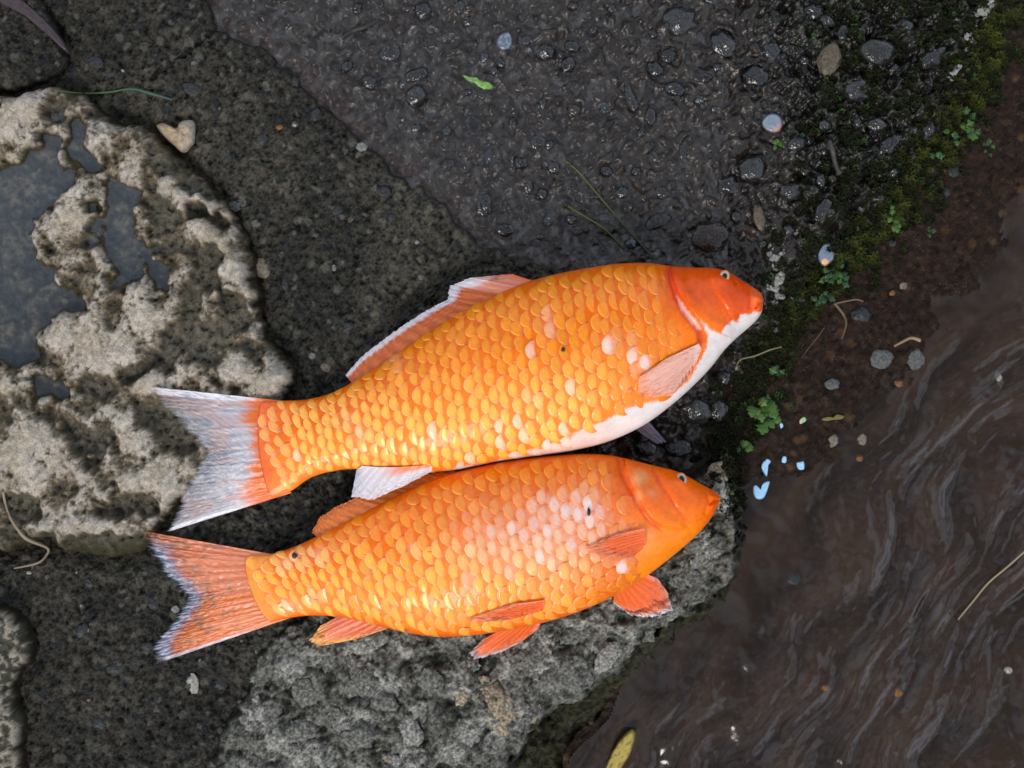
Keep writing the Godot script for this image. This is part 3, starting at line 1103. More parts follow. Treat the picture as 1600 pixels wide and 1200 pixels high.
var lo_white := [[855, 838, 110, 50, .55], [780, 852, 70, 42, .4], [890, 800, 28, 26, 1.0], [920, 800, 26, 30, 1.0], [935, 825, 14, 22, .8], [860, 820, 30, 26, .9], [810, 830, 24, 22, .8], [770, 830, 24, 20, .6], [845, 870, 20, 18, .7], [862, 785, 18, 14, .8], [840, 800, 26, 16, .6], [965, 884, 10, 6, .9], [975, 882, 5, 6, .8], [470, 872, 10, 14, .4], [445, 882, 9, 10, .5], [500, 868, 10, 10, .6], [495, 935, 12, 8, .5], [450, 945, 14, 8, .4], [645, 855, 8, 10, .6], [735, 905, 12, 18, .4], [800, 885, 10, 16, .5], [890, 840, 22, 22, .7], [870, 880, 14, 12, .5], [950, 800, 12, 14, .4]]
var lo_gill := poly([966, 716, 972, 738, 981, 760, 994, 780, 1006, 800, 1016, 814, 1031, 824])
var lo_cover := poly([978, 728, 984, 752, 998, 778, 1008, 800, 1020, 814, 1036, 823, 1052, 825])
var lo_cheek := poly([1022, 734, 1032, 752, 1044, 771, 1055, 790, 1070, 808])
var lo_mouth := poly([1127, 783, 1119, 782, 1110, 788])
var lo_lip := poly([1106, 772, 1108, 784, 1102, 802])

func skin_lower(p: Vector2, u: float, a: float) -> void:
	var blot := n_blot.get_noise_2d(p.x + 900.0, p.y)
	var low := smooth(0.34 * PI, 0.60 * PI, a) * smooth(0.95 * PI, 0.8 * PI, a)
	var c := Color(0.76, 0.125, 0.002).lerp(Color(0.87, 0.21, 0.02), low * smooth(930.0, 840.0, p.x))
	if p.x > 955.0:
		var head := smooth(955.0, 990.0, p.x)
		c = c.lerp(Color(0.84, 0.125, 0.001).lerp(Color(0.93, 0.215, 0.001), smooth(770.0, 850.0, p.y)), head)
		c = c.lerp(Color(0.86, 0.095, 0.002), 0.6 * smooth(1085.0, 1120.0, p.x))
		c = c.lerp(Color(0.70, 0.075, 0.012), 0.6 * smooth(9.0, 1.0, line_dist(p, lo_gill)))
		c = c.lerp(Color(0.62, 0.075, 0.010), 0.5 * smooth(7.0, 1.0, line_dist(p, lo_cheek)))
		c = c.lerp(Color(0.86, 0.40, 0.16), smear(p, [[1000, 746, 13, 12, .8], [1018, 770, 10, 8, .4], [998, 776, 6, 12, .6], [1010, 836, 14, 10, .4], [1000, 850, 12, 10, .5]]))
		c = c.lerp(Color(0.10, 0.05, 0.05), smear(p, [[982, 821, 5, 3, .8], [990, 818, 6, 2.5, .8], [998, 819, 4, 2, .7]]) * (0.6 + 0.8 * n_mark.get_noise_2d(p.x * 3.0, p.y * 3.0)))
	if p.x < 440.0:
		c = c.lerp(Color(0.84, 0.26, 0.04), smooth(440.0, 405.0, p.x))
	c = c.lerp(Color(0.80, 0.55, 0.46), smear(p, lo_white) * 0.62)
	if a > PI:
		c = Color(0.8, 0.3, 0.05)
	c = c.lerp(Color(0.22, 0.10, 0.08), smear(p, [[632, 985, 8, 3, .8], [740, 745, 10, 2, .5], [870, 942, 14, 3, .35]]))
	var fleck := n_mark.get_noise_2d(p.x * 2.6, p.y * 2.6)
	var dab := n_mark.get_noise_2d(p.x * 0.9 + 70.0, p.y * 0.9)
	tint = c * (1.0 + 0.10 * blot + 0.10 * fleck + 0.14 * dab)

func tone_lower(p: Vector2, u: float, pick: float, q: float, rim: float) -> void:
	var low := smooth(-50.0, 30.0, p.y - (858.0 - 0.0 * p.x) + 18.0 * n_blot.get_noise_2d(p.x, p.y))
	low *= smooth(960.0, 880.0, p.x)
	var root := Color(0.78, 0.135, 0.002).lerp(Color(0.87, 0.22, 0.018), low)
	var core := Color(0.85, 0.225, 0.003).lerp(Color(0.94, 0.42, 0.045), low)
	var edge := Color(0.90, 0.37, 0.035).lerp(Color(0.95, 0.60, 0.32), low)
	var calm := smooth(0.0, 0.5, n_blot.get_noise_2d(p.x * 0.7, p.y * 0.7 + 300.0) + smooth(930.0, 965.0, p.x) + smooth(920.0, 950.0, p.y + 0.2 * (p.x - 700.0)) * 0.5)
	core = core.lerp(root, 0.55 * calm)
	var c := root.lerp(core, q).lerp(edge, rim * 0.85)
	c = c * lerpf(0.92, 1.05, pick)
	var w := smear(p, lo_white)
	w = clampf(w * lerpf(0.85, 1.25, pick), 0.0, 1.0)
	tint = c.lerp(Color(0.80, 0.72, 0.72), w * (0.2 + 0.8 * q) * 0.8)

# fin colours: u along the rays, v across, ray = 1 on a ray; p in plan
func col_tail_upper(u: float, v: float, ray: float, p: Vector2) -> void:
	var blot := n_blot.get_noise_2d(p.x * 1.4, p.y * 1.4)
	var edge := n_mark.get_noise_2d(v * 90.0, 4.0)
	var reach := 0.27 + 0.10 * smooth(0.5, 1.0, v) + 0.10 * edge + 0.04 * ray + 0.05 * n_mark.get_noise_2d(v * 420.0, 9.0) - 0.05 * pow(2.0 * v - 1.0, 2.0)
	var c := Color(0.46, 0.44, 0.49).lerp(Color(0.56, 0.52, 0.54), ray)
	var streak := n_blot.get_noise_2d(u * 40.0 + 80.0, v * 420.0)
	var streak2 := n_blot.get_noise_2d(u * 55.0, v * 230.0 + 700.0)
	c = c.lerp(Color(0.24, 0.29, 0.39), 0.6 * smooth(0.0, 0.5, streak + 0.7 * blot) + 0.3 * smooth(0.7, 1.0, u))
	c = c.lerp(Color(0.60, 0.40, 0.37), 0.6 * smooth(0.1, 0.5, streak2 + 0.3 * smooth(0.5, 0.1, v)))
	if v < 0.06 or v > 0.96:
		c = c.lerp(Color(0.84, 0.82, 0.86), 0.7)
	c = c.lerp(Color(0.80, 0.15, 0.012), smooth(reach + 0.10, reach - 0.10, u))
	var al := lerpf(0.86, 0.42 + 0.25 * ray, smooth(0.35, 0.93, u)) * smooth(1.01, 0.93, u + 0.03 * streak)
	if v < 0.06 or v > 0.95:
		al = maxf(al, 0.9 * smooth(1.0, 0.96, u))
	if v < 0.35:
		al *= 1.0 - 0.35 * smooth(0.8, 1.0, u)
	tint = Color(c.r, c.g, c.b, al)

func col_tail_lower(u: float, v: float, ray: float, p: Vector2) -> void:
	var blot := n_blot.get_noise_2d(p.x * 1.4 + 300.0, p.y * 1.4)
	var c := Color(0.60, 0.11, 0.010).lerp(Color(0.78, 0.24, 0.09), ray)
	if v < 0.5:
		c = c.lerp(Color(0.62, 0.22, 0.14), 0.45)
	var streak := n_blot.get_noise_2d(u * 40.0 + 80.0, v * 420.0)
	c = c.lerp(Color(0.16, 0.10, 0.08), 0.6 * smooth(0.12, 0.5, blot + 0.4 * streak) * smooth(0.2, 0.5, u))
	c = c.lerp(Color(0.80, 0.33, 0.20), 0.5 * smooth(0.05, 0.4, streak))
	var fork := smooth(0.80 - 0.10 * (1.0 - absf(v - 0.45) * 2.0), 0.97, u + 0.05 * blot)
	c = c.lerp(Color(0.16, 0.27, 0.50).lerp(Color(0.55, 0.62, 0.78), ray), fork * smooth(0.0, 0.16, v) * 0.9)
	if v > 0.965:
		c = c.lerp(Color(0.80, 0.70, 0.74), 0.8 * smooth(0.2, 0.5, u))
	var al := lerpf(0.93, 0.42 + 0.3 * ray, smooth(0.5, 0.95, u)) * smooth(1.01, 0.94, u + 0.03 * streak)
	tint = Color(c.r, c.g, c.b, al)

func col_dorsal_upper(u: float, v: float, ray: float, p: Vector2) -> void:
	var c := Color(0.38, 0.058, 0.005).lerp(Color(0.54, 0.115, 0.012), ray)
	if v < 0.24:
		c = Color(0.80, 0.26, 0.16).lerp(Color(0.86, 0.12, 0.03), smooth(0.22, 0.0, u) + smooth(0.05, 0.0, v))
		c = c.lerp(Color(0.74, 0.66, 0.68), smooth(0.55, 0.85, u + 0.3 * (v - 0.12)) * smooth(0.04, 0.16, v))
		c = c.lerp(Color(0.12, 0.04, 0.05), smear(p, [[775, 435, 6, 2.5, .8], [768, 437, 3, 2, .7]]))
	else:
		c = c.lerp(Color(0.58, 0.54, 0.60), smooth(0.76, 0.92, u + 0.05 * ray))
	tint = Color(c.r, c.g, c.b, lerpf(0.97, 0.75, smooth(0.8, 1.0, u)))

func col_dorsal_lower(u: float, v: float, ray: float, p: Vector2) -> void:
	var c := Color(0.52, 0.10, 0.008).lerp(Color(0.70, 0.19, 0.025), ray)
	tint = Color(c.r, c.g, c.b, lerpf(0.96, 0.7, smooth(0.7, 1.0, u)))

func col_anal_upper(u: float, v: float, ray: float, p: Vector2) -> void:
	var c := Color(0.68, 0.60, 0.64).lerp(Color(0.80, 0.74, 0.76), ray)
	c = c.lerp(Color(0.46, 0.54, 0.66), 0.5 * smooth(0.6, 1.0, v) * smooth(0.3, 0.8, u))
	c = c.lerp(Color(0.84, 0.24, 0.10), smooth(0.45, 0.1, u) * smooth(0.75, 0.35, v))
	tint = Color(c.r, c.g, c.b, lerpf(0.96, 0.8, u))

func col_pectoral_upper(u: float, v: float, ray: float, p: Vector2) -> void:
	var c := Color(0.76, 0.36, 0.26).lerp(Color(0.80, 0.46, 0.37), ray)
	c = c.lerp(Color(0.84, 0.66, 0.60), smooth(0.10, 0.0, v))
	c = c.lerp(Color(0.82, 0.58, 0.52), 0.7 * smooth(0.25, 0.0, u))
	c = c.lerp(Color(0.84, 0.26, 0.10), 0.6 * smooth(0.75, 1.0, u))
	tint = Color(c.r, c.g, c.b, 0.93)

func col_red(u: float, v: float, ray: float, p: Vector2) -> void:
	var c := Color(0.76, 0.09, 0.008).lerp(Color(0.80, 0.17, 0.035), ray * 0.8)
	c = c.lerp(Color(0.80, 0.34, 0.20), 0.6 * smooth(0.55, 1.0, u))
	if v < 0.1:
		c = c.lerp(Color(0.86, 0.30, 0.22), 0.6)
	tint = Color(c.r, c.g, c.b, lerpf(0.98, 0.75, smooth(0.6, 1.0, u)))

func col_red_white(u: float, v: float, ray: float, p: Vector2) -> void:
	col_red(u, v, ray, p)
	var c := tint.lerp(Color(0.70, 0.66, 0.70, 0.8), smooth(0.86, 0.97, u) * smooth(0.1, 0.5, v))
	tint = c.lerp(Color(0.22, 0.08, 0.10, 0.9), 0.5 * smooth(0.1, 0.4, n_mark.get_noise_2d(p.x, p.y)) * smooth(0.2, 0.6, u) * smooth(0.7, 0.4, v))

func col_anal_lower(u: float, v: float, ray: float, p: Vector2) -> void:
	var c := Color(0.66, 0.07, 0.03).lerp(Color(0.82, 0.30, 0.14), ray)
	c = c.lerp(Color(0.85, 0.42, 0.12), smooth(0.6, 1.0, u))
	c = c.lerp(Color(0.10, 0.06, 0.09), 0.75 * smooth(0.62, 0.95, v) * smooth(0.7, 0.2, u))
	tint = Color(c.r, c.g, c.b, 0.95)

func build_koi() -> void:
	var flesh := plain_mat("koi_skin", 0.30, 0.27)
	flesh.clearcoat_enabled = true
	flesh.clearcoat = 0.22
	flesh.clearcoat_roughness = 0.06
	flesh.subsurf_scatter_enabled = true
	flesh.subsurf_scatter_strength = 0.04
	flesh.heightmap_enabled = true
	flesh.heightmap_texture = mats.bump
	flesh.heightmap_scale = 0.03
	flesh.uv1_triplanar = true
	flesh.uv1_world_triplanar = true
	flesh.uv1_scale = Vector3(6, 6, 6)
	var shell := plain_mat("koi_scale", 0.22, 0.34)
	shell.clearcoat_enabled = true
	shell.clearcoat = 0.4
	shell.clearcoat_roughness = 0.10
	shell.heightmap_enabled = true
	shell.heightmap_texture = mats.bump
	shell.heightmap_scale = 0.05
	shell.uv1_triplanar = true
	shell.uv1_world_triplanar = true
	shell.uv1_scale = Vector3(8, 8, 8)
	var membrane := plain_mat("koi_fin", 0.36, 0.5)
	membrane.transparency = BaseMaterial3D.TRANSPARENCY_ALPHA
	membrane.backlight_enabled = true
	membrane.backlight = Color(0.35, 0.35, 0.35)

	# upper koi
	var up := Koi.new([
		[412, 628, 428, 777, 9, 26], [440, 626, 455, 767, 16, 26], [480, 624, 487, 746, 24, 26], [525, 611, 527, 735, 32, 27], [570, 584, 570, 733, 42, 29],
		[620, 549, 615, 736, 52, 32], [670, 514, 660, 738, 60, 35], [730, 478, 715, 734, 66, 38], [790, 451, 775, 722, 70, 40], [850, 433, 835, 713, 72, 40],
		[910, 420, 895, 704, 72, 40], [965, 412, 950, 690, 70, 39], [1012, 411, 1003, 666, 67, 37], [1053, 416, 1048, 634, 63, 35], [1088, 418, 1084, 602, 58, 32],
		[1118, 419, 1110, 575, 52, 29], [1142, 427, 1132, 547, 46, 27], [1160, 438, 1151, 528, 39, 25], [1177, 449, 1171, 511, 31, 23], [1188, 457, 1184, 498, 23, 22], [1193, 468, 1191, 486, 11, 21]], 400)
	up.node = base("koi_fish", at(800, 580, 0.0))
	tag(up.node, "larger orange koi with white belly and pale tail, lying above the other koi", "fish", "dead koi lying on the stones")
	var up_spec := {
		"head_from": 1030.0, "grooves": [[up_gill, 3.5, 0.0016], [up_cheek, 3.0, 0.0008], [up_mouth, 2.2, 0.0034], [up_lip, 3.0, 0.0012], [up_jaw, 3.0, 0.0010]],
		"steps": [[up_cover, 3.5, -0.0042], [up_cheek, 4.0, -0.0020]],
		"bumps": [[1131, 433, 13, 0.0026], [1150, 442, 3.2, -0.0018], [1155, 441, 4, 0.0014], [1100, 440, 10, 0.0010], [1075, 450, 9, -0.0008], [1118, 500, 9, 0.0010], [1184, 465, 8, 0.0040], [1186, 482, 6, 0.0026], [1100, 470, 22, 0.0014], [1135, 500, 14, 0.0012]],
		"scale_from": 0.030, "scale_to": 0.672, "pitch": 27.5, "column": 17.4, "back_gap": 16.0,
		"keep": func(p: Vector2, _u: float) -> bool: return not (p.x > 900.0 and Geometry2D.is_point_in_polygon(p + Vector2(0, 2), white_belly)) and p.x < 1062.0 - 0.0 * p.y and seg_side(p, up_gill) * -1.0 < -17.0 or p.x < 1030.0 and not (p.x > 850.0 and Geometry2D.is_point_in_polygon(p, white_belly))}
	place("body", koi_body(up, up_spec, skin_upper), flesh, up.node)
	koi_scales(up, up_spec, tone_upper, shell, up.node)
	eye(1131.5, 432.5, up.top_at(1131.5, 434) + 0.0014, -0.35, Color(0.33, 0.28, 0.21), Color(0.50, 0.12, 0.02), up.node)
	fin("tail_fin", [[440, 626, 26], [432, 642, 28], [428, 665, 30], [428, 695, 30], [430, 720, 30], [436, 746, 28], [444, 762, 27], [456, 770, 25]],
		[[232, 604, 20], [256, 634, 24], [292, 674, 27], [324, 708, 28], [308, 728, 27], [292, 762, 23], [276, 800, 14], [262, 831, 9]], 64, 190, 17.0, 0.30, ground, col_tail_upper, 0.03, membrane, up.node)
	fin("dorsal_fin", [[836, 440, 42], [816, 450, 50], [792, 462, 54], [758, 480, 54], [714, 502, 52], [668, 532, 48], [622, 563, 42], [580, 590, 36], [556, 606, 32]],
		[[800, 428, 36], [735, 434, 36], [703, 447, 36], [700, 468, 38], [668, 484, 36], [632, 507, 34], [596, 533, 31], [562, 560, 27], [540, 586, 24]], 26, 130, 17.0, 0.45, ground, col_dorsal_upper, 0.03, membrane, up.node)
	fin("anal_fin", [[676, 726, 50], [650, 728, 50], [620, 730, 46], [592, 730, 42], [566, 728, 38]],
		[[674, 737, 46], [634, 758, 46], [582, 781, 44], [549, 776, 40], [557, 734, 36]], 26, 70, 9.0, 0.5, ground, col_anal_upper, 0.03, membrane, up.node)
	var on_up := func(px: float, py: float) -> float: return up.top_at(px, py)
	fin("pectoral_fin", [[1092, 537, 58], [1096, 545, 58], [1092, 556, 57], [1088, 566, 56]],
		[[1040, 561, 66], [998, 590, 66], [998, 612, 62], [1018, 621, 60], [1050, 618, 56], [1072, 594, 56]], 30, 60, 12.0, 0.35, on_up, col_pectoral_upper, 0.02, membrane, up.node)
	fin("pectoral_fin", [[1010, 655, 14], [990, 668, 12]], [[1042, 690, 5], [1026, 694, 4]], 12, 20, 5.0, 0.3, ground, func(u: float, v: float, ray: float, p: Vector2) -> void:
		tint = Color(0.16, 0.11, 0.14, 0.9).lerp(Color(0.25, 0.27, 0.36, 0.8), u * ray), 0.05, membrane, up.node)

	# lower koi
	var lo := Koi.new([
		[388, 868, 425, 972, 9, 15], [420, 866, 450, 966, 16, 18], [455, 856, 483, 962, 24, 20], [495, 838, 520, 963, 32, 23], [540, 814, 560, 970, 42, 27],
		[590, 788, 603, 981, 50, 31], [640, 764, 648, 991, 58, 34], [695, 742, 695, 995, 64, 36], [750, 728, 745, 992, 67, 38], [805, 718, 795, 984, 69, 38],
		[860, 712, 845, 974, 69, 38], [910, 709, 895, 959, 68, 38], [950, 711, 942, 940, 65, 37], [985, 718, 980, 920, 61, 35], [1020, 727, 1015, 897, 56, 33],
		[1050, 734, 1045, 874, 50, 31], [1074, 744, 1068, 855, 44, 28], [1095, 756, 1090, 835, 36, 26], [1110, 764, 1105, 818, 28, 24], [1120, 770, 1115, 804, 20, 22], [1126, 777, 1121, 792, 9, 21]], 400)
	lo.node = base("koi_fish", at(760, 860, 0.0))
	tag(lo.node, "smaller all-orange koi with orange tail, lying below the white-bellied koi", "fish", "dead koi lying on the stones")
	var lo_spec := {
		"head_from": 950.0, "grooves": [[lo_gill, 3.5, 0.0014], [lo_cheek, 3.5, 0.0013], [lo_mouth, 2.2, 0.0034], [lo_lip, 3.0, 0.0010]],
		"steps": [[lo_cover, 3.5, -0.0040], [lo_cheek, 5.0, -0.0018]],
		"bumps": [[1065, 749, 13, 0.0026], [1084, 752, 3.0, -0.0018], [1088, 749, 4, 0.0016], [1000, 745, 10, 0.0009], [1035, 800, 9, 0.0010], [1090, 812, 9, 0.0010], [1116, 775, 7, 0.0036], [1113, 791, 7, 0.0030], [1082, 790, 16, 0.0014], [1020, 780, 18, 0.0014]],
		"scale_from": 0.035, "scale_to": 0.665, "pitch": 27.5, "column": 17.4, "back_gap": 20.0,
		"keep": func(p: Vector2, _u: float) -> bool: return p.x < 950.0 or seg_side(p, lo_gill) > 17.0}
	place("body", koi_body(lo, lo_spec, skin_lower), flesh, lo.node)
	koi_scales(lo, lo_spec, tone_lower, shell, lo.node)
	eye(1065, 749, lo.top_at(1065, 751) + 0.0010, 0.35, Color(0.24, 0.21, 0.15), Color(0.42, 0.13, 0.02), lo.node)
	fin("tail_fin", [[426, 866, 17], [412, 876, 19], [406, 892, 20], [408, 912, 20], [414, 932, 19], [424, 948, 18], [434, 960, 17], [452, 966, 15]],
		[[224, 830, 7], [236, 858, 6], [262, 900, 5], [296, 932, 5], [284, 956, 5], [262, 984, 4], [240, 1012, 3], [250, 1035, 2]], 64, 190, 16.0, 0.38, ground, col_tail_lower, 0.05, membrane, lo.node)
	fin("dorsal_fin", [[724, 744, 44], [690, 756, 46], [650, 774, 45], [610, 792, 42], [570, 814, 38], [532, 834, 32], [506, 848, 28]],
		[[706, 733, 36], [660, 742, 35], [610, 758, 32], [560, 776, 29], [524, 792, 26], [500, 808, 23], [487, 832, 20]], 22, 100, 15.0, 0.4, ground, col_dorsal_lower, 0.04, membrane, lo.node)
	fin("anal_fin", [[616, 974, 34], [590, 970, 32], [560, 962, 29], [530, 956, 26]],
		[[606, 982, 18], [556, 999, 10], [496, 1010, 9], [484, 1000, 10], [500, 978, 12], [524, 966, 18]], 26, 60, 8.0, 0.5, ground, col_anal_lower, 0.05, membrane, lo.node)
	var on_lo := func(px: float, py: float) -> float: return lo.top_at(px, py)
	fin("pectoral_fin", [[1006, 826, 60], [1011, 836, 60], [1010, 848, 58], [1004, 858, 56]],
		[[966, 834, 68], [914, 856, 66], [926, 866, 64], [954, 872, 62], [986, 872, 60]], 28, 46, 9.0, 0.4, on_lo, col_red, 0.03, membrane, lo.node)
	fin("pelvic_fin", [[850, 938, 58], [852, 946, 56], [848, 954, 54]],
		[[800, 944, 64], [728, 968, 56], [748, 972, 54], [790, 970, 52]], 28, 40, 8.0, 0.4, on_lo, col_red, 0.03, membrane, lo.node)
	fin("pelvic_fin", [[846, 968, 38], [828, 976, 37], [808, 979, 36], [788, 980, 35]],
		[[842, 982, 30], [814, 1004, 16], [778, 1021, 10], [742, 1031, 9], [734, 1020, 11], [754, 1000, 18]], 28, 50, 8.0, 0.5, ground, col_red_white, 0.05, membrane, lo.node)
	fin("pectoral_fin", [[1010, 897, 35], [992, 908, 35], [974, 918, 35], [960, 926, 35]],
		[[1028, 904, 26], [1044, 928, 14], [1051, 954, 8], [1020, 965, 8], [986, 962, 8], [958, 942, 14]], 28, 56, 9.0, 0.5, ground, col_red_white, 0.05, membrane, lo.node)
	# black specks lying on the fish
	for s in [[up, 880, 546, 3.0, 3.2, "round black speck on the flank of the larger koi"], [lo, 460, 868, 4.0, 4.6, "round black speck on the tail root of the smaller koi"], [lo, 920, 800, 2.6, 6.0, "elongated black speck among white scales of the smaller koi"]]:
		var f: Koi = s[0]
		var sp := stone_mesh(int(s[1]), 0.3)
		var o := MeshInstance3D.new()
		o.name = "speck"
		o.mesh = sp
		o.set_surface_override_material(0, mats.black)
		add_child(o, true)
		o.position = at(s[1], s[2], f.top_at(s[1], s[2]) + 0.0014)
		o.scale = Vector3(s[3], 1.6, s[4]) * S
		tag(o, s[5], "speck", "black specks stuck on the koi")

# ---------------------------------------------------------------- stones, moss, plants and litter

var shapes: Array[ArrayMesh] = []
var rugged: Array[ArrayMesh] = []

func tone_mat(called: String, c: Color, rough: float, specular: float) -> StandardMaterial3D:
	var m := StandardMaterial3D.new()
	m.resource_name = called
	m.albedo_color = c.linear_to_srgb()
	m.albedo_texture = mats.mottle
	m.roughness = rough
	m.metallic_specular = specular
	m.heightmap_enabled = true
	m.heightmap_texture = mats.bump
	m.heightmap_scale = 0.08
	m.uv1_triplanar = true
	m.uv1_world_triplanar = true
	m.uv1_scale = Vector3(2.2, 2.2, 2.2)
	return m

func lay_stone(called: String, px: float, py: float, rx: float, ry: float, turn: float, tall: float, h: float, mat: Material, parent: Node3D, kinds: Array[ArrayMesh] = shapes) -> MeshInstance3D:
	var o := MeshInstance3D.new()
	o.name = called
	o.mesh = kinds[rng.randi() % kinds.size()]
	o.material_override = mat
	if parent:
		parent.add_child(o, true)
	else:
		add_child(o, true)
	var b := Basis(Vector3.UP, -deg_to_rad(turn)) * Basis.from_scale(Vector3(rx * S, tall * S, ry * S)) * Basis(Vector3.UP, rng.randf() * TAU)
	o.transform = Transform3D(b, at(px, py, h) - (parent.position if parent else Vector3.ZERO))
	return o

func dome(outline: PackedVector2Array, h: float, tall: float, color: Callable, bump: float) -> ArrayMesh:
	# a rounded stone with a traced outline
	var m := PackedVector2Array()
	var n0 := outline.size()
	for k in n0:
		for t in 5:
			var f := t / 5.0
			m.append(outline[k].cubic_interpolate(outline[(k + 1) % n0], outline[(k + n0 - 1) % n0], outline[(k + 2) % n0], f))
	var mid := Vector2.ZERO
	for p in m:
		mid += p / m.size()
	var P := PackedVector3Array()
	var C := PackedColorArray()
	var I := PackedInt32Array()
	var rings := 9
	var n := m.size()
	for r in rings:
		var f := 1.0 - float(r) / rings
		for k in n:
			var q := mid.lerp(m[k], f)
			var y := tall * (sqrt(maxf(0.0, 1.0 - f * f * f)) + bump * n_small.get_noise_2d(q.x * 1.6, q.y * 1.6)) - (0.004 if r == 0 else 0.0)
			P.append(at(q.x, q.y, h + y))
			C.append(color.call(q.x, q.y))
	P.append(at(mid.x, mid.y, h + tall))
	C.append(color.call(mid.x, mid.y))
	for r in rings - 1:
		for k in n:
			var a := r * n + k
			var b := r * n + (k + 1) % n
			I.append_array([a, b, a + n, b, b + n, a + n])
	for k in n:
		I.append_array([(rings - 1) * n + k, (rings - 1) * n + (k + 1) % n, P.size() - 1])
	var N := PackedVector3Array()
	N.resize(P.size())
	return finish(P, N, C, I)

func build_stones(slab: Node3D, concrete: Node3D, low: Node3D) -> void:
	for k in 9:
		shapes.append(stone_mesh(200 + k, 0.42, 0.75 if k % 3 == 0 else 0.0))
		rugged.append(stone_mesh(300 + k, 0.55, 0.0, 12, 22, 0.30))
	mats.bound = [tone_mat("rock_pale", Color(0.60, 0.585, 0.52), 0.75, 0.25), tone_mat("rock_grey", Color(0.35, 0.345, 0.30), 0.8, 0.25), tone_mat("rock_tan", Color(0.66, 0.54, 0.38), 0.75, 0.25)]
	for m in mats.bound:
		m.albedo_texture = mats.speckle
		m.heightmap_scale = 0.10
		m.uv1_scale = Vector3(1.5, 1.5, 1.5)
	mats.wet = [tone_mat("wet_pebble_black", Color(0.020, 0.019, 0.020), 0.18, 0.5), tone_mat("wet_pebble_grey", Color(0.034, 0.033, 0.033), 0.2, 0.5),
		tone_mat("wet_pebble_brown", Color(0.042, 0.028, 0.022), 0.22, 0.45), tone_mat("wet_pebble_blue", Color(0.035, 0.041, 0.050), 0.24, 0.5), tone_mat("wet_pebble_tan", Color(0.16, 0.125, 0.08), 0.4, 0.4)]
	mats.dry = [tone_mat("stone_pale", Color(0.30, 0.30, 0.28), 0.7, 0.3), tone_mat("stone_grey", Color(0.17, 0.175, 0.165), 0.7, 0.3), tone_mat("stone_tan", Color(0.30, 0.25, 0.185), 0.7, 0.3),
		tone_mat("stone_dark", Color(0.045, 0.048, 0.05), 0.5, 0.35), tone_mat("stone_white", Color(0.5, 0.47, 0.40), 0.6, 0.3), tone_mat("stone_orange", Color(0.30, 0.13, 0.035), 0.5, 0.35)]
	# pebbles set in the wet slab: x, y, radii, turn, tone
	var known := [[661, 17, 13, 14, 0, 0], [624, 47, 9, 8, 0, 2], [610, 82, 17, 17, 0, 1], [652, 117, 18, 10, -20, 1], [577, 128, 13, 11, 20, 1], [650, 150, 17, 16, 0, 1], [757, 90, 8, 8, 0, 3], [783, 99, 9, 9, 0, 0],
		[852, 82, 15, 13, 0, 0], [888, 101, 12, 13, 0, 0], [894, 73, 12, 10, 30, 0], [985, 153, 8, 21, -22, 1], [946, 170, 9, 9, 0, 3], [897, 172, 12, 9, 20, 2], [848, 162, 6, 9, 0, 3], [1062, 33, 26, 22, 10, 1], [1044, 88, 11, 11, 0, 0],
		[1055, 139, 15, 12, 0, 0], [1024, 108, 14, 12, 20, 0], [1092, 121, 9, 7, 0, 0], [740, 196, 12, 17, -20, 0], [764, 243, 7, 13, 10, 3], [840, 225, 14, 13, 0, 1], [858, 227, 8, 8, 0, 0], [813, 255, 11, 10, 0, 0], [865, 262, 11, 9, 0, 1], [948, 268, 10, 9, 0, 0],
		[994, 268, 8, 7, 0, 0], [972, 300, 10, 9, 0, 3], [1035, 301, 11, 11, 0, 1], [1028, 346, 21, 12, -25, 0], [1109, 372, 30, 24, -12, 2], [950, 342, 16, 10, 0, 1], [755, 300, 7, 10, 0, 2], [756, 322, 15, 19, 20, 0], [789, 360, 14, 10, 0, 0], [901, 361, 9, 8, 0, 2], [892, 343, 9, 8, 0, 2],
		[1206, 80, 15, 14, 0, 3], [1139, 290, 18, 17, 0, 0], [1099, 121, 13, 7, 0, 0], [1052, 138, 13, 11, 0, 0], [1068, 236, 7, 14, 5, 1], [1022, 245, 6, 12, -35, 1], [1048, 88, 10, 9, 0, 0], [1093, 156, 9, 8, 0, 3], [1186, 340, 9, 20, -12, 4], [1295, 92, 17, 26, 15, 4], [1283, 282, 7, 11, 0, 1], [1285, 328, 10, 20, 30, 0],
		[1370, 80, 26, 20, 10, 1], [1390, 225, 22, 12, -40, 0], [1460, 90, 26, 16, -30, 1], [1130, 70, 22, 18, 25, 1], [1180, 120, 20, 16, 0, 0], [1245, 225, 16, 10, -20, 1], [1370, 195, 16, 10, 10, 1], [1448, 198, 14, 20, 0, 1], [1175, 265, 20, 22, 0, 1], [1235, 300, 18, 14, 0, 1], [1270, 20, 20, 16, 0, 0], [1085, 640, 26, 20, 20, 1], [1120, 640, 16, 18, 0, 1], [1010, 700, 18, 12, 10, 1], [1060, 700, 22, 14, 0, 0], [1130, 590, 14, 10, 0, 1], [1292, 32, 12, 8, 30, 1], [1340, 140, 22, 18, 0, 1]]
	var taken := []
	for p in known:
		taken.append([p[0], p[1], maxf(p[2], p[3])])
		lay_stone("pebble", p[0], p[1], p[2], p[3], p[4], minf(p[2], p[3]) * 0.62, f_slab(p[0], p[1]) + 0.0010, mats.wet[p[5]], slab)
	var made := 0
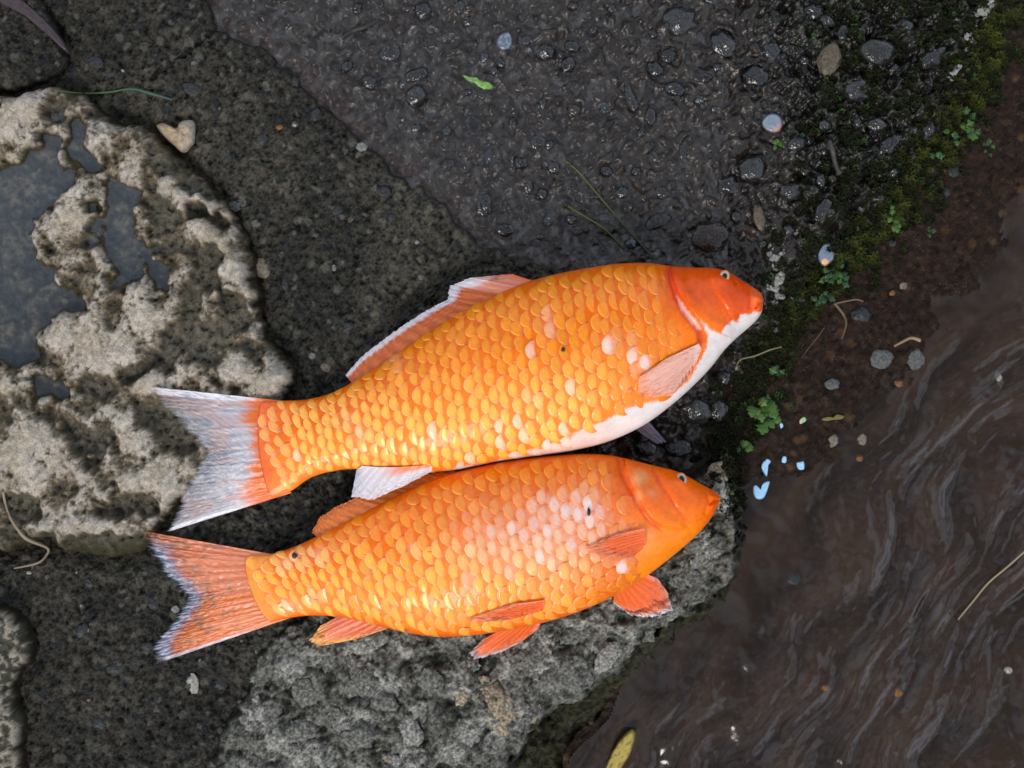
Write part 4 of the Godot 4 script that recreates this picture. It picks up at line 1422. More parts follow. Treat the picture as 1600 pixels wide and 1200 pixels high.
	while made < 205:
		var px := rng.randf_range(340.0, 1420.0)
		var py := rng.randf_range(-10.0, 420.0)
		var r := 3.2 + 7.5 * pow(rng.randf(), 2.2)
		made += 1
		var d := sd_slab.get_at(px, py)
		if d > -12.0:
			continue
		var clear := true
		for t in taken:
			if Vector2(px - t[0], py - t[1]).length() < (t[2] + r) * 0.95:
				clear = false
				break
		if not clear:
			continue
		taken.append([px, py, r])
		lay_stone("pebble", px, py, r * rng.randf_range(0.9, 1.5), r, rng.randf() * 180.0, r * 0.7, f_slab(px, py) + 0.0008, mats.wet[[0, 0, 1, 1, 2, 3][rng.randi() % 6]], slab)
	# chips in the mortar
	var chips := [[302, 1068, 9, 16, -10, 4], [298, 1062, 7, 9, 0, 0], [460, 195, 4, 3, 30, 4], [437, 199, 6, 4, -20, 5], [192, 111, 4, 3, 0, 4], [410, 218, 10, 8, 0, 3], [493, 180, 7, 11, 20, 3], [488, 556, 6, 5, 0, 0], [510, 575, 9, 7, 30, 2], [150, 98, 13, 9, 20, 3], [600, 300, 12, 9, 0, 3], [612, 340, 7, 6, 0, 3],
		[545, 510, 9, 6, 10, 3], [410, 420, 12, 16, -20, 2], [445, 445, 5, 10, -15, 3], [240, 945, 9, 8, 0, 3], [128, 985, 8, 12, 30, 3], [136, 984, 4, 3, 0, 4], [230, 1010, 10, 7, 0, 3], [345, 1070, 12, 9, 10, 3], [180, 1045, 14, 9, 0, 3], [155, 1130, 12, 9, 40, 3], [45, 895, 4, 3, 0, 4], [120, 895, 4, 3, 20, 4], [372, 320, 16, 9, -25, 1], [400, 350, 8, 7, 0, 1], [300, 140, 16, 10, 20, 3], [420, 70, 6, 5, 0, 3]]
	for p in chips:
		lay_stone("stone_chip", p[0], p[1], p[2], p[3], p[4], minf(p[2], p[3]) * 0.5, f_concrete(p[0], p[1]), mats.dry[p[5]], concrete)
	for k in 150:
		var px := rng.randf_range(0.0, 760.0)
		var py := rng.randf_range(0.0, 1200.0)
		var h := f_concrete(px, py)
		if is_nan(h) or h < -0.008 or sd_lime.get_at(px, py) < 8.0 or sd_corner.get_at(px, py) < 8.0 or sd_low.get_at(px, py) < 6.0:
			continue
		var r := 2.2 + 5.0 * pow(rng.randf(), 2.0)
		lay_stone("stone_chip", px, py, r * rng.randf_range(1.0, 1.5), r, rng.randf() * 180.0, r * 0.5, h, mats.dry[[3, 3, 3, 1, 2, 3, 0][rng.randi() % 7]], concrete)
	# stones bound in the grey rock
	var bound := [[783, 1112, 22, 34, -12, 2], [768, 1085, 17, 16, 0, 2], [790, 1084, 8, 13, 20, 2], [726, 1080, 11, 24, 25, 2], [756, 1062, 9, 6, 0, 2], [733, 1152, 24, 28, 0, 0], [640, 1142, 16, 22, -20, 0], [650, 1172, 12, 6, -20, 0], [515, 1030, 17, 20, 0, 1], [575, 1006, 28, 14, -20, 0], [548, 1030, 8, 8, 0, 1], [562, 1065, 30, 22, 0, 1],
		[735, 1038, 14, 11, 0, 0], [950, 1026, 14, 26, 38, 0], [1008, 986, 15, 16, 0, 1], [1118, 866, 14, 13, 0, 0], [1120, 740, 16, 17, 0, 2], [1126, 775, 15, 23, -10, 0], [835, 1114, 8, 15, 20, 2], [875, 1062, 46, 34, 0, 1], [1070, 905, 22, 16, -20, 1], [1040, 962, 22, 11, -20, 0], [1090, 850, 20, 13, -20, 1],
		[600, 1100, 20, 15, 0, 1], [480, 1082, 24, 18, 0, 1], [420, 1112, 20, 16, 0, 1], [470, 1142, 22, 16, 0, 1], [560, 1152, 24, 18, 0, 1], [400, 1172, 22, 15, 0, 1], [670, 1060, 17, 15, 0, 1], [820, 1032, 24, 16, -10, 1], [900, 992, 24, 13, -15, 1]]
	for p in bound:
		lay_stone("stone", p[0], p[1], p[2], p[3], p[4], minf(p[2], p[3]) * 0.42, f_low(p[0], p[1]) - 0.0010, mats.bound[p[5]], low, rugged)
	for k in 120:
		var px := rng.randf_range(360.0, 1130.0)
		var py := rng.randf_range(760.0, 1210.0)
		var h := f_low(px, py)
		if is_nan(h) or h < -0.003:
			continue
		var r := 2.4 + 7.0 * pow(rng.randf(), 2.0)
		lay_stone("stone", px, py, r * rng.randf_range(1.0, 1.5), r, rng.randf() * 180.0, r * 0.5, h, mats.bound[[1, 1, 0, 1, 1, 2][rng.randi() % 6]], low, rugged)
	# loose stones
	var heart := poly([244, 197, 254, 192, 263, 195, 275, 200, 282, 190, 296, 187, 305, 192, 306, 212, 303, 226, 288, 239, 272, 228, 258, 215])
	var h0 := maxf(ground(275, 210), 0.004)
	tag(place("stone", dome(heart, h0 - 0.001, 0.0125, func(x: float, y: float) -> Color: return Color(0.50, 0.37, 0.23).lerp(Color(0.52, 0.44, 0.34), smooth(270.0, 300.0, x + 20.0 * n_small.get_noise_2d(x, y))) * (1.0 + 0.5 * n_small.get_noise_2d(x * 2.0, y * 2.0)), 0.14), mats.lime), "small cream notched stone just beside the limestone's upper edge", "stone")
	var bed := [[1301, 689, 8, 10, 20, 2, "tan stone in shallow mud below the pale blue scraps, left one of a pair"], [1347, 686, 8, 10, 10, 2, "tan stone in shallow mud, right one of a pair near the yellow weed"], [1343, 716, 6, 6, 0, 5, "little orange stone in the streaky water below the two tan stones"], [1288, 1075, 7, 6, 0, 5, "yellowish stone under water near the bottom of the stream"], [1402, 1082, 9, 7, 0, 5, "orange-brown stone under water in the lower stream"], [1411, 446, 6, 8, 20, 2, "small tan stone on the brown mud bank"], [1394, 458, 5, 5, 0, 5, "orange grit stone on the mud bank beside a tan one"], [1344, 492, 16, 13, 0, 3, "dark hollow stone on the mud bank by the curved root"], [1490, 268, 10, 9, 0, 3, "round black stone on the mud beside the mossy edge"], [1478, 301, 7, 8, 0, 3, "small black stone on mud below a larger black one"], [1561, 592, 6, 14, -12, 4, "slim whitish stone standing out of the stream at the right"], [1575, 1047, 8, 6, 30, 4, "white stone chip in the dark water at the lower right"], [1394, 380, 7, 6, 0, 3, "small dark stone on the mud under the moss"], [1375, 560, 20, 16, 0, 1, "rounded grey stone half sunk in the mud bank"], [1430, 560, 14, 18, 0, 1, "upright grey stone at the edge of the running water"], [1300, 600, 12, 9, 0, 1, "flat grey stone on mud right of the ferny plant"], [1405, 600, 9, 6, 20, 5, "rust coloured stone where mud meets running water"], [1420, 880, 30, 24, 20, 3, "large dark boulder under the streaky water"], [1500, 1150, 40, 32, 0, 3, "large dark boulder under water at the lower right corner"], [1240, 905, 12, 9, 0, 3, "dark stone under water right of the grey rock"], [1180, 1035, 18, 14, 0, 3, "dark stone under water below the grey rock's tip"]]
	for p in bed:
		var h := f_bed(p[0], p[1])
		var depth := f_water(p[0], p[1]) - h
		tag(lay_stone("stone", p[0], p[1], p[2], p[3], p[4], minf(p[2], p[3]) * 0.55, h + (maxf(0.0, depth - 0.001) if p[2] < 15 else 0.0), mats.dry[p[5]], null), p[6], "stone", "stones in the muddy stream")

func tuft_mesh(blades: int, sd: int) -> ArrayMesh:
	var r := RandomNumberGenerator.new()
	r.seed = sd
	var P := PackedVector3Array()
	var I := PackedInt32Array()
	for k in blades:
		var a := TAU * k / blades + r.randf() * 0.7
		var lean := r.randf_range(0.25, 0.95)
		var d := Vector3(cos(a), 0, sin(a))
		var w := Vector3(-sin(a), 0, cos(a)) * r.randf_range(0.16, 0.26)
		var b := d * 0.15
		var m := d * lean * 0.55 + Vector3(0, 0.6, 0)
		var t := d * lean * 1.15 + Vector3(0, r.randf_range(0.75, 1.15), 0)
		var o := P.size()
		P.append_array([b - w * 0.6, b + w * 0.6, m - w, m + w, t])
		I.append_array([o, o + 2, o + 1, o + 1, o + 2, o + 3, o + 2, o + 4, o + 3])
	var N := PackedVector3Array()
	N.resize(P.size())
	return finish(P, N, PackedColorArray(), I)

var moss_line := poly([1574, -20, 1562, 40, 1540, 110, 1500, 180, 1455, 245, 1420, 300, 1385, 350, 1340, 402, 1300, 440, 1262, 480, 1225, 525, 1195, 575, 1172, 625, 1150, 670, 1136, 715, 1142, 760])
var n_moss := noise(91, 42.0, 3)

func build_moss() -> void:
	var spots: Array[Transform3D] = []
	var tones: Array[Color] = []
	for k in 60000:
		var px := rng.randf_range(1060.0, 1610.0)
		var py := rng.randf_range(-40.0, 840.0)
		var p := Vector2(px, py)
		var d := line_dist(p, moss_line) if absf(px - 1330.0) < 300.0 else 999.0
		var m := n_moss.get_noise_2d(px, py)
		var width := 13.0 + 14.0 * smooth(600.0, 300.0, py)
		var want := smooth(width + 16.0, width * 0.4, d + 60.0 * m)
		# thinner growth over the dark side of the slab
		want = maxf(want, 0.62 * smooth(-0.10, 0.25, m) * smooth(1180.0, 1260.0, px + 0.25 * (py - 300.0)) * (1.0 if sd_slab.get_at(px, py) < -4.0 else 0.0))
		if py > 520.0:
			want = maxf(want, 0.40 * smooth(-0.05, 0.25, m) * smooth(1060.0, 1120.0, px) * smooth(30.0, -10.0, bank(px, py)))
		if rng.randf() > want:
			continue
		var h := -0.05
		for f in [f_slab, f_low, f_bed]:
			var y: float = f.call(px, py)
			if not is_nan(y):
				h = maxf(h, y)
		var size := rng.randf_range(2.4, 5.2) * S * (0.8 + 0.6 * want)
		var b := Basis(Vector3.UP, rng.randf() * TAU).rotated(Vector3(1, 0, 0), rng.randf_range(-0.4, 0.4)) * Basis.from_scale(Vector3(size * 1.25, size, size * 1.25))
		spots.append(Transform3D(b, at(px, py, h - 0.0003)))
		var bright := smooth(-0.15, 0.35, n_moss.get_noise_2d(px * 1.7 + 90.0, py * 1.7)) * smooth(60.0, 10.0, d)
		bright *= smooth(640.0, 380.0, py)
		var c := Color(0.010, 0.012, 0.003).lerp(Color(0.050, 0.057, 0.008), bright)
		if rng.randf() < 0.04:
			c = Color(0.03, 0.075, 0.015)
		tones.append(c * rng.randf_range(0.7, 1.3))
	var mm := MultiMesh.new()
	mm.transform_format = MultiMesh.TRANSFORM_3D
	mm.use_colors = true
	mm.mesh = tuft_mesh(7, 5)
	mm.instance_count = spots.size()
	for k in spots.size():
		mm.set_instance_transform(k, spots[k])
		mm.set_instance_color(k, tones[k])
	var o := MultiMeshInstance3D.new()
	o.name = "moss"
	o.multimesh = mm
	var m := plain_mat("moss", 0.75, 0.3)
	m.backlight_enabled = true
	m.backlight = Color(0.25, 0.25, 0.25)
	o.material_override = m
	add_child(o, true)
	print("moss ", spots.size())
	setting(o, "dark and olive green moss along the edge between slab and mud", "stuff")

func leaf_mesh(sd: int, lobes: int) -> ArrayMesh:
	# a small lobed frond of unit length along +x, with thickness
	var r := RandomNumberGenerator.new()
	r.seed = sd
	var P := PackedVector3Array()
	var C := PackedColorArray()
	var I := PackedInt32Array()
	var n := 18
	for side in [1.0, -1.0]:
		for k in n + 1:
			var f := float(k) / n
			var w := 0.34 * pow(sin(PI * pow(f, 0.75)), 0.8) * (1.0 + 0.32 * cos(TAU * lobes * f)) + 0.03
			for a in 3:
				var z := (a - 1.0) * w
				P.append(Vector3(f, 0.16 * sin(PI * f) - 0.10 * absf(a - 1.0) + side * 0.018, z))
				C.append(Color(1, 1, 1) * lerpf(0.75, 1.1, f))
	for side in 2:
		for k in n:
			for a in 2:
				var o := side * (n + 1) * 3 + k * 3 + a
				if side == 0:
					I.append_array([o, o + 3, o + 1, o + 1, o + 3, o + 4])
				else:
					I.append_array([o, o + 1, o + 3, o + 1, o + 4, o + 3])
	var N := PackedVector3Array()
	N.resize(P.size())
	return finish(P, N, C, I)

func build_plants() -> void:
	var fronds := [leaf_mesh(1, 3), leaf_mesh(2, 4), leaf_mesh(3, 2)]
	var greens := []
	for c in [Color(0.036, 0.095, 0.010), Color(0.018, 0.050, 0.009), Color(0.065, 0.125, 0.016), Color(0.020, 0.058, 0.020)]:
		var m := plain_mat("leaf_green", 0.42, 0.4)
		m.albedo_color = c.linear_to_srgb()
		m.backlight_enabled = true
		m.backlight = Color(0.3, 0.3, 0.3)
		greens.append(m)
	# name, middle, spread, direction, leaves, size, tone choice, label
	var list := [["fern_plant", 1192, 634, 26, 30, 55, 26, 20, [0, 1, 0, 2], "bright green feathery plant at the mud's edge, right of the larger koi's throat"],
		["fern_plant", 1158, 697, 12, 10, 40, 11, 14, [0, 1, 0], "small green feathery plant above the smaller koi's head"],
		["moss_plant", 1131, 705, 5, 9, 80, 6, 9, [2, 0], "tiny bright green sprig just above the smaller koi's head"],
		["moss_plant", 1140, 762, 8, 9, 60, 6, 11, [1, 1, 3], "dim green sprig right of the smaller koi's snout"],
		["liverwort_plant", 1305, 432, 26, 20, 0, 34, 11, [3, 3, 0, 1], "mat of little green lobed leaves below the lower bluish fish scale"],
		["liverwort_plant", 1282, 462, 20, 16, 0, 18, 10, [3, 1], "dark green lobed leaf mat between moss and brown mud"],
		["liverwort_plant", 1505, 200, 26, 30, 0, 26, 12, [3, 0, 2, 0], "cluster of rounded green leaves at the upper right beside the white crust"],
		["liverwort_plant", 1398, 340, 8, 26, 100, 12, 11, [2, 0, 2], "chain of bright green leaves hanging from the moss onto mud"],
		["moss_plant", 1465, 247, 8, 6, 0, 6, 10, [0, 3], "little green rosette on the mossy edge above the black stones"],
		["moss_plant", 1213, 220, 9, 8, 60, 8, 10, [0, 0, 2], "small bright green tuft just below the upper bluish fish scale"],
		["moss_plant", 1545, 225, 6, 20, 90, 8, 9, [0, 1], "thin green sprig trailing down the mud bank at the upper right"],
		["moss_plant", 1212, 583, 14, 5, -20, 5, 16, [0, 1], "slender green shoot pointing right from the moss over brown mud"],
		["moss_plant", 1450, 360, 10, 8, 0, 6, 8, [1, 1], "dim green specks of plant on the mud bank"]]
	for e in list:
		var h := ground(e[1], e[2])
		var root := base(e[0], at(e[1], e[2], h))
		tag(root, e[9], "plant", "small plants along the mossy edge")
		for k in int(e[6] * 0.8):
			var a := rng.randf() * TAU
			var r := sqrt(rng.randf())
			var px: float = e[1] + cos(a) * r * e[3] * 0.8
			var py: float = e[2] + sin(a) * r * e[4] * 0.8
			var o := MeshInstance3D.new()
			o.name = "leaf"
			o.mesh = fronds[rng.randi() % 3]
			o.material_override = greens[e[8][rng.randi() % e[8].size()]]
			root.add_child(o, true)
			var dir: float = -deg_to_rad(e[5] + rng.randf_range(-55.0, 55.0)) if e[5] != 0 else rng.randf() * TAU
			var size: float = e[7] * rng.randf_range(0.65, 1.2) * S
			var y := maxf(ground(px, py), h - 0.004) + 0.001 + rng.randf() * 0.003
			o.transform = Transform3D(Basis(Vector3.UP, dir) * Basis(Vector3(0, 0, 1), rng.randf_range(-0.1, 0.5)) * Basis(Vector3(1, 0, 0), rng.randf_range(-0.4, 0.4)) * Basis.from_scale(Vector3(size, size, size)), at(px, py, y) - root.position)

func strand(called: String, pts: Array, radii: Array, ca: Color, cb: Color, lift: float, mat: Material, label: String, category: String, group := "", flat := 1.0) -> void:
	var line := []
	var rr := []
	for k in pts.size():
		var h := maxf(ground(pts[k][0], pts[k][1]), -0.034)
		line.append(at(pts[k][0], pts[k][1], h + lift + radii[k] * S * flat))
		rr.append(radii[k] * S)
	tag(place(called, sweep(line, rr, ca, cb, 7, flat), mat), label, category, group)

func scrap(called: String, outline: Array, lift: float, thick: float, color: Callable, mat: Material, label: String, category: String, group := "") -> void:
	var p := poly(outline)
	var mid := Vector2.ZERO
	for q in p:
		mid += q / p.size()
	var h := maxf(ground(mid.x, mid.y), -0.034)
	tag(place(called, dome(p, h + lift, thick, color, 0.25), mat), label, category, group)

func build_debris() -> void:
	var stem := plain_mat("plant_stem", 0.5, 0.4)
	var paper := plain_mat("blue_scrap", 0.35, 0.5)
	var horn := plain_mat("shed_scale", 0.12, 0.6)
	horn.clearcoat_enabled = true
	var leaf := plain_mat("leaf", 0.4, 0.45)
	leaf.backlight_enabled = true
	leaf.backlight = Color(0.25, 0.25, 0.25)
	# shed fish scales
	scrap("fish_scale", [1192, 186, 1200, 178, 1212, 177, 1221, 184, 1223, 196, 1217, 206, 1205, 207, 1194, 201, 1190, 193], 0.0035, 0.0024, func(x: float, y: float) -> Color: return Color(0.14, 0.17, 0.23).lerp(Color(0.34, 0.19, 0.17), smooth(4.0, 12.0, (x - 1207.0) * 0.6 + (y - 192.0) * 0.8)).lerp(Color(0.14, 0.22, 0.20), smooth(-9.0, -15.0, x - 1207.0)), horn, "bluish shed fish scale with pink edge on the dark mossy slab", "fish scale", "shed fish scales")
	scrap("fish_scale", [1280, 390, 1288, 380, 1298, 381, 1306, 391, 1304, 404, 1296, 412, 1288, 416, 1280, 410, 1277, 400], 0.0070, 0.0026, func(x: float, y: float) -> Color: return Color(0.12, 0.15, 0.21).lerp(Color(0.60, 0.34, 0.12), smooth(7.0, 4.0, Vector2(x - 1289.0, y - 410.0).length())), horn, "bluish shed fish scale with orange tip on moss above the green leaves", "fish scale", "shed fish scales")
	scrap("fish_scale", [776, 62, 784, 52, 795, 50, 801, 60, 798, 74, 788, 79, 778, 74], 0.0035, 0.0016, func(x: float, y: float) -> Color: return Color(0.07, 0.09, 0.12).lerp(Color(0.16, 0.20, 0.26), smooth(0.0, 0.5, n_mark.get_noise_2d(x, y))), horn, "pale blue translucent shed scale on the wet slab above the green leaf scrap", "fish scale", "shed fish scales")
	# pale blue scraps
	var blue := func(x: float, y: float) -> Color: return Color(0.24, 0.44, 0.74).lerp(Color(0.34, 0.58, 0.74), 0.5 + n_mark.get_noise_2d(x * 2.0, y * 2.0))
	scrap("blue_scrap", [1194, 718, 1200, 716, 1205, 720, 1201, 727, 1200, 736, 1198, 744, 1193, 739, 1189, 730, 1191, 723], 0.0014, 0.0012, blue, paper, "crescent pale blue scrap on mud, above the curled one", "scrap", "pale blue scraps on the mud")
	scrap("blue_scrap", [1176, 760, 1182, 758, 1185, 766, 1190, 769, 1192, 755, 1203, 751, 1201, 762, 1194, 778, 1184, 781, 1177, 774], 0.0018, 0.0012, blue, paper, "largest pale blue scrap, hook shaped, lowest on the mud", "scrap", "pale blue scraps on the mud")
	scrap("blue_scrap", [1223, 713, 1229, 714, 1228, 723, 1221, 722], 0.0006, 0.001, blue, paper, "tiny pale blue scrap between the crescent and the square one", "scrap", "pale blue scraps on the mud")
	scrap("blue_scrap", [1245, 717, 1255, 717, 1257, 733, 1248, 734, 1244, 726], 0.0012, 0.0012, blue, paper, "squarish pale blue scrap, rightmost on the mud", "scrap", "pale blue scraps on the mud")
	scrap("blue_scrap", [1218, 662, 1222, 661, 1224, 666, 1220, 670], 0.0006, 0.001, blue, paper, "tiny pale blue scrap at the tip of the feathery plant", "scrap", "pale blue scraps on the mud")
	scrap("leaf_scrap", [1251, 654, 1258, 650, 1260, 658, 1250, 664, 1247, 661], 0.0006, 0.001, func(x: float, y: float) -> Color: return Color(0.26, 0.46, 0.18).lerp(Color(0.66, 0.42, 0.42), smooth(1254.0, 1250.0, x)), leaf, "tiny green and pink scrap on the mud right of the feathery plant", "scrap")
	# leaves
	scrap("leaf_scrap", [721, 116, 732, 119, 744, 120, 752, 126, 766, 129, 772, 137, 762, 142, 750, 137, 742, 131, 728, 125], 0.0012, 0.0014, func(x: float, y: float) -> Color: return Color(0.15, 0.27, 0.07) * (1.0 + 0.5 * n_mark.get_noise_2d(x, y)), leaf, "torn bright green leaf piece on the wet pebbly slab", "leaf")
	scrap("withered_leaf", [-12, -18, 14, -14, 44, 6, 76, 36, 98, 62, 110, 82, 104, 82, 82, 62, 52, 36, 26, 16, -6, 0], 0.003, 0.002, func(x: float, y: float) -> Color: return Color(0.045, 0.030, 0.034) * (1.0 + 0.6 * n_mark.get_noise_2d(x, y * 2.0)), leaf, "long dark withered leaf over the corner stone at the upper left", "leaf")
	scrap("yellow_leaf", [938, 1222, 948, 1194, 958, 1172, 972, 1152, 986, 1140, 993, 1142, 991, 1160, 982, 1182, 968, 1204, 956, 1224], 0.010, 0.0014, func(x: float, y: float) -> Color: return Color(0.36, 0.27, 0.055).lerp(Color(0.16, 0.11, 0.03), smooth(0.1, 0.5, n_mark.get_noise_2d(x, y)) + smooth(985.0, 993.0, x)), leaf, "yellow fallen leaf at the foot of the grey rock by the water", "leaf")
	scrap("weed_scrap", [1281, 655, 1292, 651, 1304, 652, 1308, 647, 1320, 650, 1316, 655, 1304, 656, 1290, 658], 0.001, 0.001, func(x: float, y: float) -> Color: return Color(0.14, 0.12, 0.025), leaf, "olive yellow weed scrap on the mud right of the green and pink scrap", "weed")
	# strands
	strand("grass", [[884, 252], [905, 270], [940, 311], [975, 352], [1022, 404]], [0.9, 1.3, 1.6, 1.7, 1.8], Color(0.085, 0.105, 0.018), Color(0.010, 0.016, 0.006), 0.0024, stem, "longer green grass blade on the slab, running under the larger koi's back", "grass blade", "grass blades on the slab", 0.5)
	strand("grass", [[887, 322], [905, 333], [942, 356], [965, 378], [992, 408]], [0.9, 1.4, 1.6, 1.7, 1.7], Color(0.085, 0.11, 0.018), Color(0.010, 0.016, 0.006), 0.0024, stem, "shorter green grass blade on the slab, left of the longer blade", "grass blade", "grass blades on the slab", 0.5)
	strand("grass_strand", [[92, 142], [130, 146], [170, 144], [205, 139], [235, 146], [270, 156]], [1.0, 1.2, 1.3, 1.4, 2.8, 1.2], Color(0.05, 0.13, 0.03), Color(0.030, 0.060, 0.062), 0.002, stem, "thin green strand stretched over the limestone's upper end", "grass blade")
	strand("twig", [[534, 59], [552, 48], [570, 42], [589, 32]], [3.6, 4.2, 3.8, 3.0], Color(0.020, 0.019, 0.018), Color(0.022, 0.021, 0.020), 0.001, stem, "short black twig on the wet upper left of the slab", "twig")
	strand("twig", [[1296, 220], [1301, 236], [1305, 254], [1312, 272]], [3.4, 4.0, 3.6, 4.2], Color(0.050, 0.044, 0.042), Color(0.045, 0.040, 0.038), 0.001, stem, "grey-brown twig on the dark mossy slab between the shed scales", "twig")
	strand("root", [[2, 738], [6, 775], [14, 805], [30, 830], [44, 843], [74, 856], [72, 868], [58, 880], [22, 888]], [2.0, 2.2, 2.0, 2.4, 3.2, 2.4, 1.8, 1.8, 1.2], Color(0.27, 0.21, 0.14), Color(0.22, 0.17, 0.12), 0.002, stem, "tan crooked root over the limestone's lower left end", "root")
	strand("root", [[1150, 575], [1157, 562], [1180, 556], [1202, 547], [1221, 542]], [0.8, 1.0, 1.3, 1.2, 0.9], Color(0.17, 0.13, 0.07), Color(0.24, 0.20, 0.12), 0.004, stem, "thin pale rootlet over moss right of the larger koi's throat", "root")
	strand("root", [[1304, 474], [1318, 492], [1322, 507], [1315, 530]], [2.2, 2.0, 1.8, 1.2], Color(0.12, 0.075, 0.04), Color(0.08, 0.05, 0.03), 0.001, stem, "brown curved root hanging down on the mud bank", "root")
	strand("root", [[1307, 474], [1325, 470], [1338, 468], [1349, 471]], [1.5, 1.3, 1.2, 1.0], Color(0.12, 0.08, 0.045), Color(0.14, 0.09, 0.05), 0.001, stem, "short brown rootlet lying sideways on the mud bank, above the dark hollow stone", "root")
	strand("root", [[1397, 541], [1410, 534], [1424, 528], [1438, 532]], [1.8, 2.2, 2.4, 3.0], Color(0.18, 0.11, 0.055), Color(0.26, 0.18, 0.10), 0.001, stem, "tan root end lying at the edge of the running water", "root")
	strand("straw", [[1612, 852], [1576, 884], [1544, 911], [1520, 940], [1497, 968]], [1.3, 1.5, 1.5, 1.4, 1.0], Color(0.30, 0.24, 0.15), Color(0.26, 0.20, 0.12), 0.002, stem, "pale straw lying in the stream at the right", "straw")
	strand("root", [[1252, 560], [1262, 546], [1275, 530], [1288, 512]], [0.7, 0.8, 0.8, 0.6], Color(0.04, 0.03, 0.02), Color(0.10, 0.07, 0.045), 0.002, stem, "hair-thin dark rootlet on mud beside the slender green shoot", "root")
	# white crusts
	for e in [["white crust on the dark slab right above the larger koi's snout", [[1204, 386, 5], [1208, 400, 7], [1216, 406, 8], [1222, 394, 5], [1212, 418, 6], [1219, 431, 8], [1213, 446, 9], [1218, 460, 8], [1208, 472, 7], [1203, 448, 5], [1222, 418, 5]]], ["white crust streak at the upper right corner beside the moss", [[1548, 2, 12], [1538, 14, 13], [1529, 28, 12], [1522, 42, 8], [1512, 58, 7], [1508, 76, 6], [1500, 92, 6], [1494, 108, 7], [1486, 120, 6]]]]:
		var c0: Array = e[1][0]
		var root := base("white_crust", at(c0[0], c0[1], ground(c0[0], c0[1])))
		tag(root, e[0], "crust")
		for q in e[1]:
			for t in 5:
				var lx: float = q[0] + rng.randf_range(-0.8, 0.8) * q[2]
				var ly: float = q[1] + rng.randf_range(-0.8, 0.8) * q[2]
				var lr: float = q[2] * rng.randf_range(0.22, 0.62)
				lay_stone("lump", lx, ly, lr, lr * rng.randf_range(0.8, 1.5), rng.randf() * 180.0, lr * 0.55, ground(lx, ly) + 0.0004, mats.crust, root, rugged)


# ---------------------------------------------------------------- scene

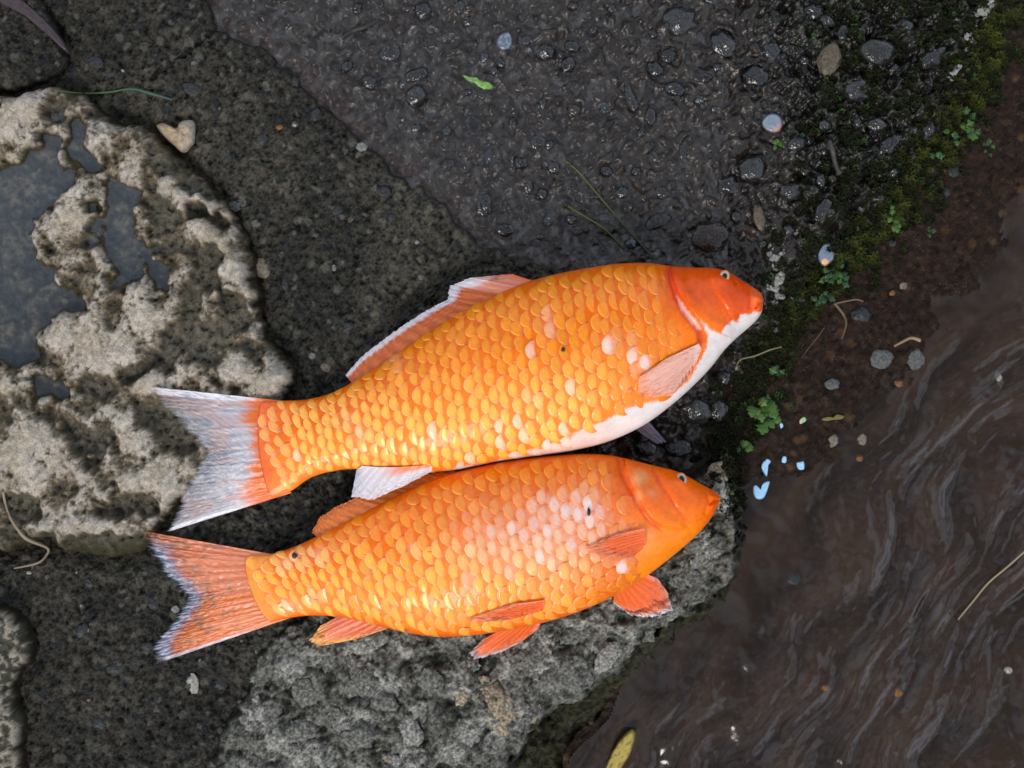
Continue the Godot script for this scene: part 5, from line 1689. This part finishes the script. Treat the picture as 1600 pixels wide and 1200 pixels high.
func _ready() -> void:
	rng.seed = 11
	# camera, looking straight down
	var cam := Camera3D.new()
	cam.name = "camera"
	cam.fov = rad_to_deg(2.0 * atan(600.0 * S / CAM))
	cam.near = 0.05
	cam.far = 60.0
	cam.position = Vector3(0, CAM, 0)
	cam.rotation = Vector3(-PI / 2.0, 0, 0)
	var lens := CameraAttributesPhysical.new()
	lens.frustum_focal_length = 12.0 / tan(deg_to_rad(cam.fov) / 2.0)
	lens.frustum_focus_distance = CAM - 0.045
	lens.frustum_near = 0.05
	lens.frustum_far = 60.0
	lens.exposure_aperture = 4.5
	cam.attributes = lens
	add_child(cam)
	cam.current = true
	print("fov ", cam.fov)
	# overcast sky, brighter overhead
	var img := Image.create(256, 128, false, Image.FORMAT_RGBF)
	var cloud := noise(77, 0.55, 3)
	for j in 128:
		var el := PI * (0.5 - (j + 0.5) / 128.0)
		for i in 256:
			var az := TAU * (i + 0.5) / 256.0
			var v := Vector3(cos(el) * cos(az), sin(el), cos(el) * sin(az))
			var b := lerpf(0.45, 1.22, smooth(0.0, 0.45, v.y)) * lerpf(1.0, 0.42, smooth(0.50, 0.97, v.y))
			b *= 0.45 + 1.2 * smooth(-0.40, 0.42, cloud.get_noise_3d(v.x, v.y, v.z))
			if v.y < 0.0:
				b = 0.15
			img.set_pixel(i, j, Color(b * 0.86, b * 0.97, b * 1.14))
	var pano := PanoramaSkyMaterial.new()
	pano.panorama = ImageTexture.create_from_image(img)
	var sky := Sky.new()
	sky.sky_material = pano
	var env := Environment.new()
	env.background_mode = Environment.BG_SKY
	env.sky = sky
	env.tonemap_mode = Environment.TONE_MAPPER_LINEAR
	env.tonemap_exposure = 1.0
	env.sdfgi_enabled = true
	env.ssao_enabled = true
	env.ssil_enabled = true
	var we := WorldEnvironment.new()
	we.name = "environment"
	we.environment = env
	add_child(we)
	var sun := DirectionalLight3D.new()
	sun.name = "sun"
	sun.light_energy = 0.78
	sun.light_color = Color(1.0, 0.975, 0.94)
	sun.light_angular_distance = 20.0
	sun.shadow_enabled = true
	add_child(sun)
	sun.look_at_from_position(Vector3(-0.32, 1.15, 1.05), Vector3.ZERO, Vector3.UP)

	# materials
	mats.grain = grain_texture(51, 3.2, 3, 0.62, 1.0)
	mats.bump = grain_texture(52, 5.0, 4, 0.0, 1.0)
	mats.concrete = stone_mat("wet_concrete", 0.35, 0.85, 0.24, 0.12, 61)
	mats.slab = stone_mat("wet_slab", 0.22, 0.45, 0.42, 0.03, 62)
	mats.lime = stone_mat("limestone", 0.45, 0.9, 0.25, 0.1, 63)
	mats.rock = stone_mat("grey_rock", 0.4, 0.9, 0.25, 0.14, 64)
	mats.mud = stone_mat("wet_mud", 0.25, 0.65, 0.20, 0.10, 65)
	mats.speckle = grain_texture(54, 5.0, 5, 0.18, 1.0)
	mats.mottle = grain_texture(53, 7.0, 4, 0.45, 1.0)
	mats.crust = tone_mat("white_crust", Color(0.48, 0.48, 0.44), 0.7, 0.3)
	mats.black = plain_mat("black", 0.5, 0.5, false)
	mats.black.albedo_color = Color(0.04, 0.035, 0.035)
	var pond := plain_mat("still_water", 0.04, 0.5, false)
	pond.transparency = BaseMaterial3D.TRANSPARENCY_ALPHA
	pond.albedo_color = Color(0.27, 0.31, 0.36, 0.22)
	mats.pond = pond
	var film := plain_mat("water_film", 0.06, 0.5, false)
	film.transparency = BaseMaterial3D.TRANSPARENCY_ALPHA
	film.albedo_color = Color(0.22, 0.19, 0.18, 0.22)
	mats.film = film
	var brook := plain_mat("muddy_water", 0.15, 0.48, true)
	brook.transparency = BaseMaterial3D.TRANSPARENCY_ALPHA
	brook.albedo_color = Color(1, 1, 1, 0.62)
	mats.brook = brook

	sd_slab = Sdf.new(slab_line, -300, -300, 1950, 1500, 15)
	sd_low = Sdf.new(low_line, -300, -300, 1950, 1500, 15)
	sd_ledge = Sdf.new(ledge_line, 200, 660, 1250, 1500, 12)
	sd_lime = Sdf.new(lime_line, -300, 60, 560, 960, 12)
	sd_corner = Sdf.new(corner_line, -300, -300, 200, 200, 14)
	sd_edge = Sdf.new(edge_line, -300, 880, 120, 1500, 14)
	for p in [pool_a, pool_b, pool_c, pool_d]:
		sd_pools.append(Sdf.new(p, -100, 150, 330, 680, 6))

	# the setting
	setting(place("ground", field(-7000, -7000, 8600, 8200, 50, 0, f_far), mats.concrete), "damp dark earth and gravel beyond the stones")
	setting(place("stream_bed", field(880, -240, 1900, 1440, 3, -0.035, f_bed), mats.mud), "brown muddy stream bed beside the mossy stones")
	setting(place("stream_water", field(880, -240, 1900, 1440, 3, -0.033, f_water), mats.brook), "shallow muddy brown water running in streaks")
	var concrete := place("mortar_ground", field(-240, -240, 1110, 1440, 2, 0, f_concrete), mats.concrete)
	setting(concrete, "dark gritty mortar between the stones, under the koi")
	var slab := place("wet_slab", field(290, -240, 1660, 770, 2, 0, f_slab), mats.slab)
	tag(slab, "dark wet pebbly stone slab behind the koi, mossy on its right side", "rock")
	setting(place("water_film", field(290, -240, 1140, 470, 4, 0, f_film), mats.film), "thin film of water standing on the wet pebbly slab")
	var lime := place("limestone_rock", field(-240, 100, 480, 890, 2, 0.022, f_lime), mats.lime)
	tag(lime, "large pitted cream and grey limestone rock holding pools of water", "rock")
	setting(place("pool_water", field(-40, 170, 300, 660, 6, 0.012, f_pool), mats.pond), "still grey water in the hollows of the limestone")
	var low := place("grey_rock", field(280, 700, 1190, 1440, 2, 0, f_low), mats.rock)
	tag(low, "rough grey conglomerate rock under the smaller koi, sloping into the stream", "rock")
	tag(place("corner_rock", field(-240, -240, 130, 170, 2, 0.007, f_corner), mats.concrete), "dark brown-grey stone at the upper left, above the limestone", "rock")
	tag(place("edge_rock", field(-240, 910, 80, 1440, 2, 0.016, f_edge), mats.lime), "pale pitted stone at the lower left edge, below the limestone", "rock")

	build_stones(slab, concrete, low)
	build_koi()
	build_moss()
	build_plants()
	build_debris()
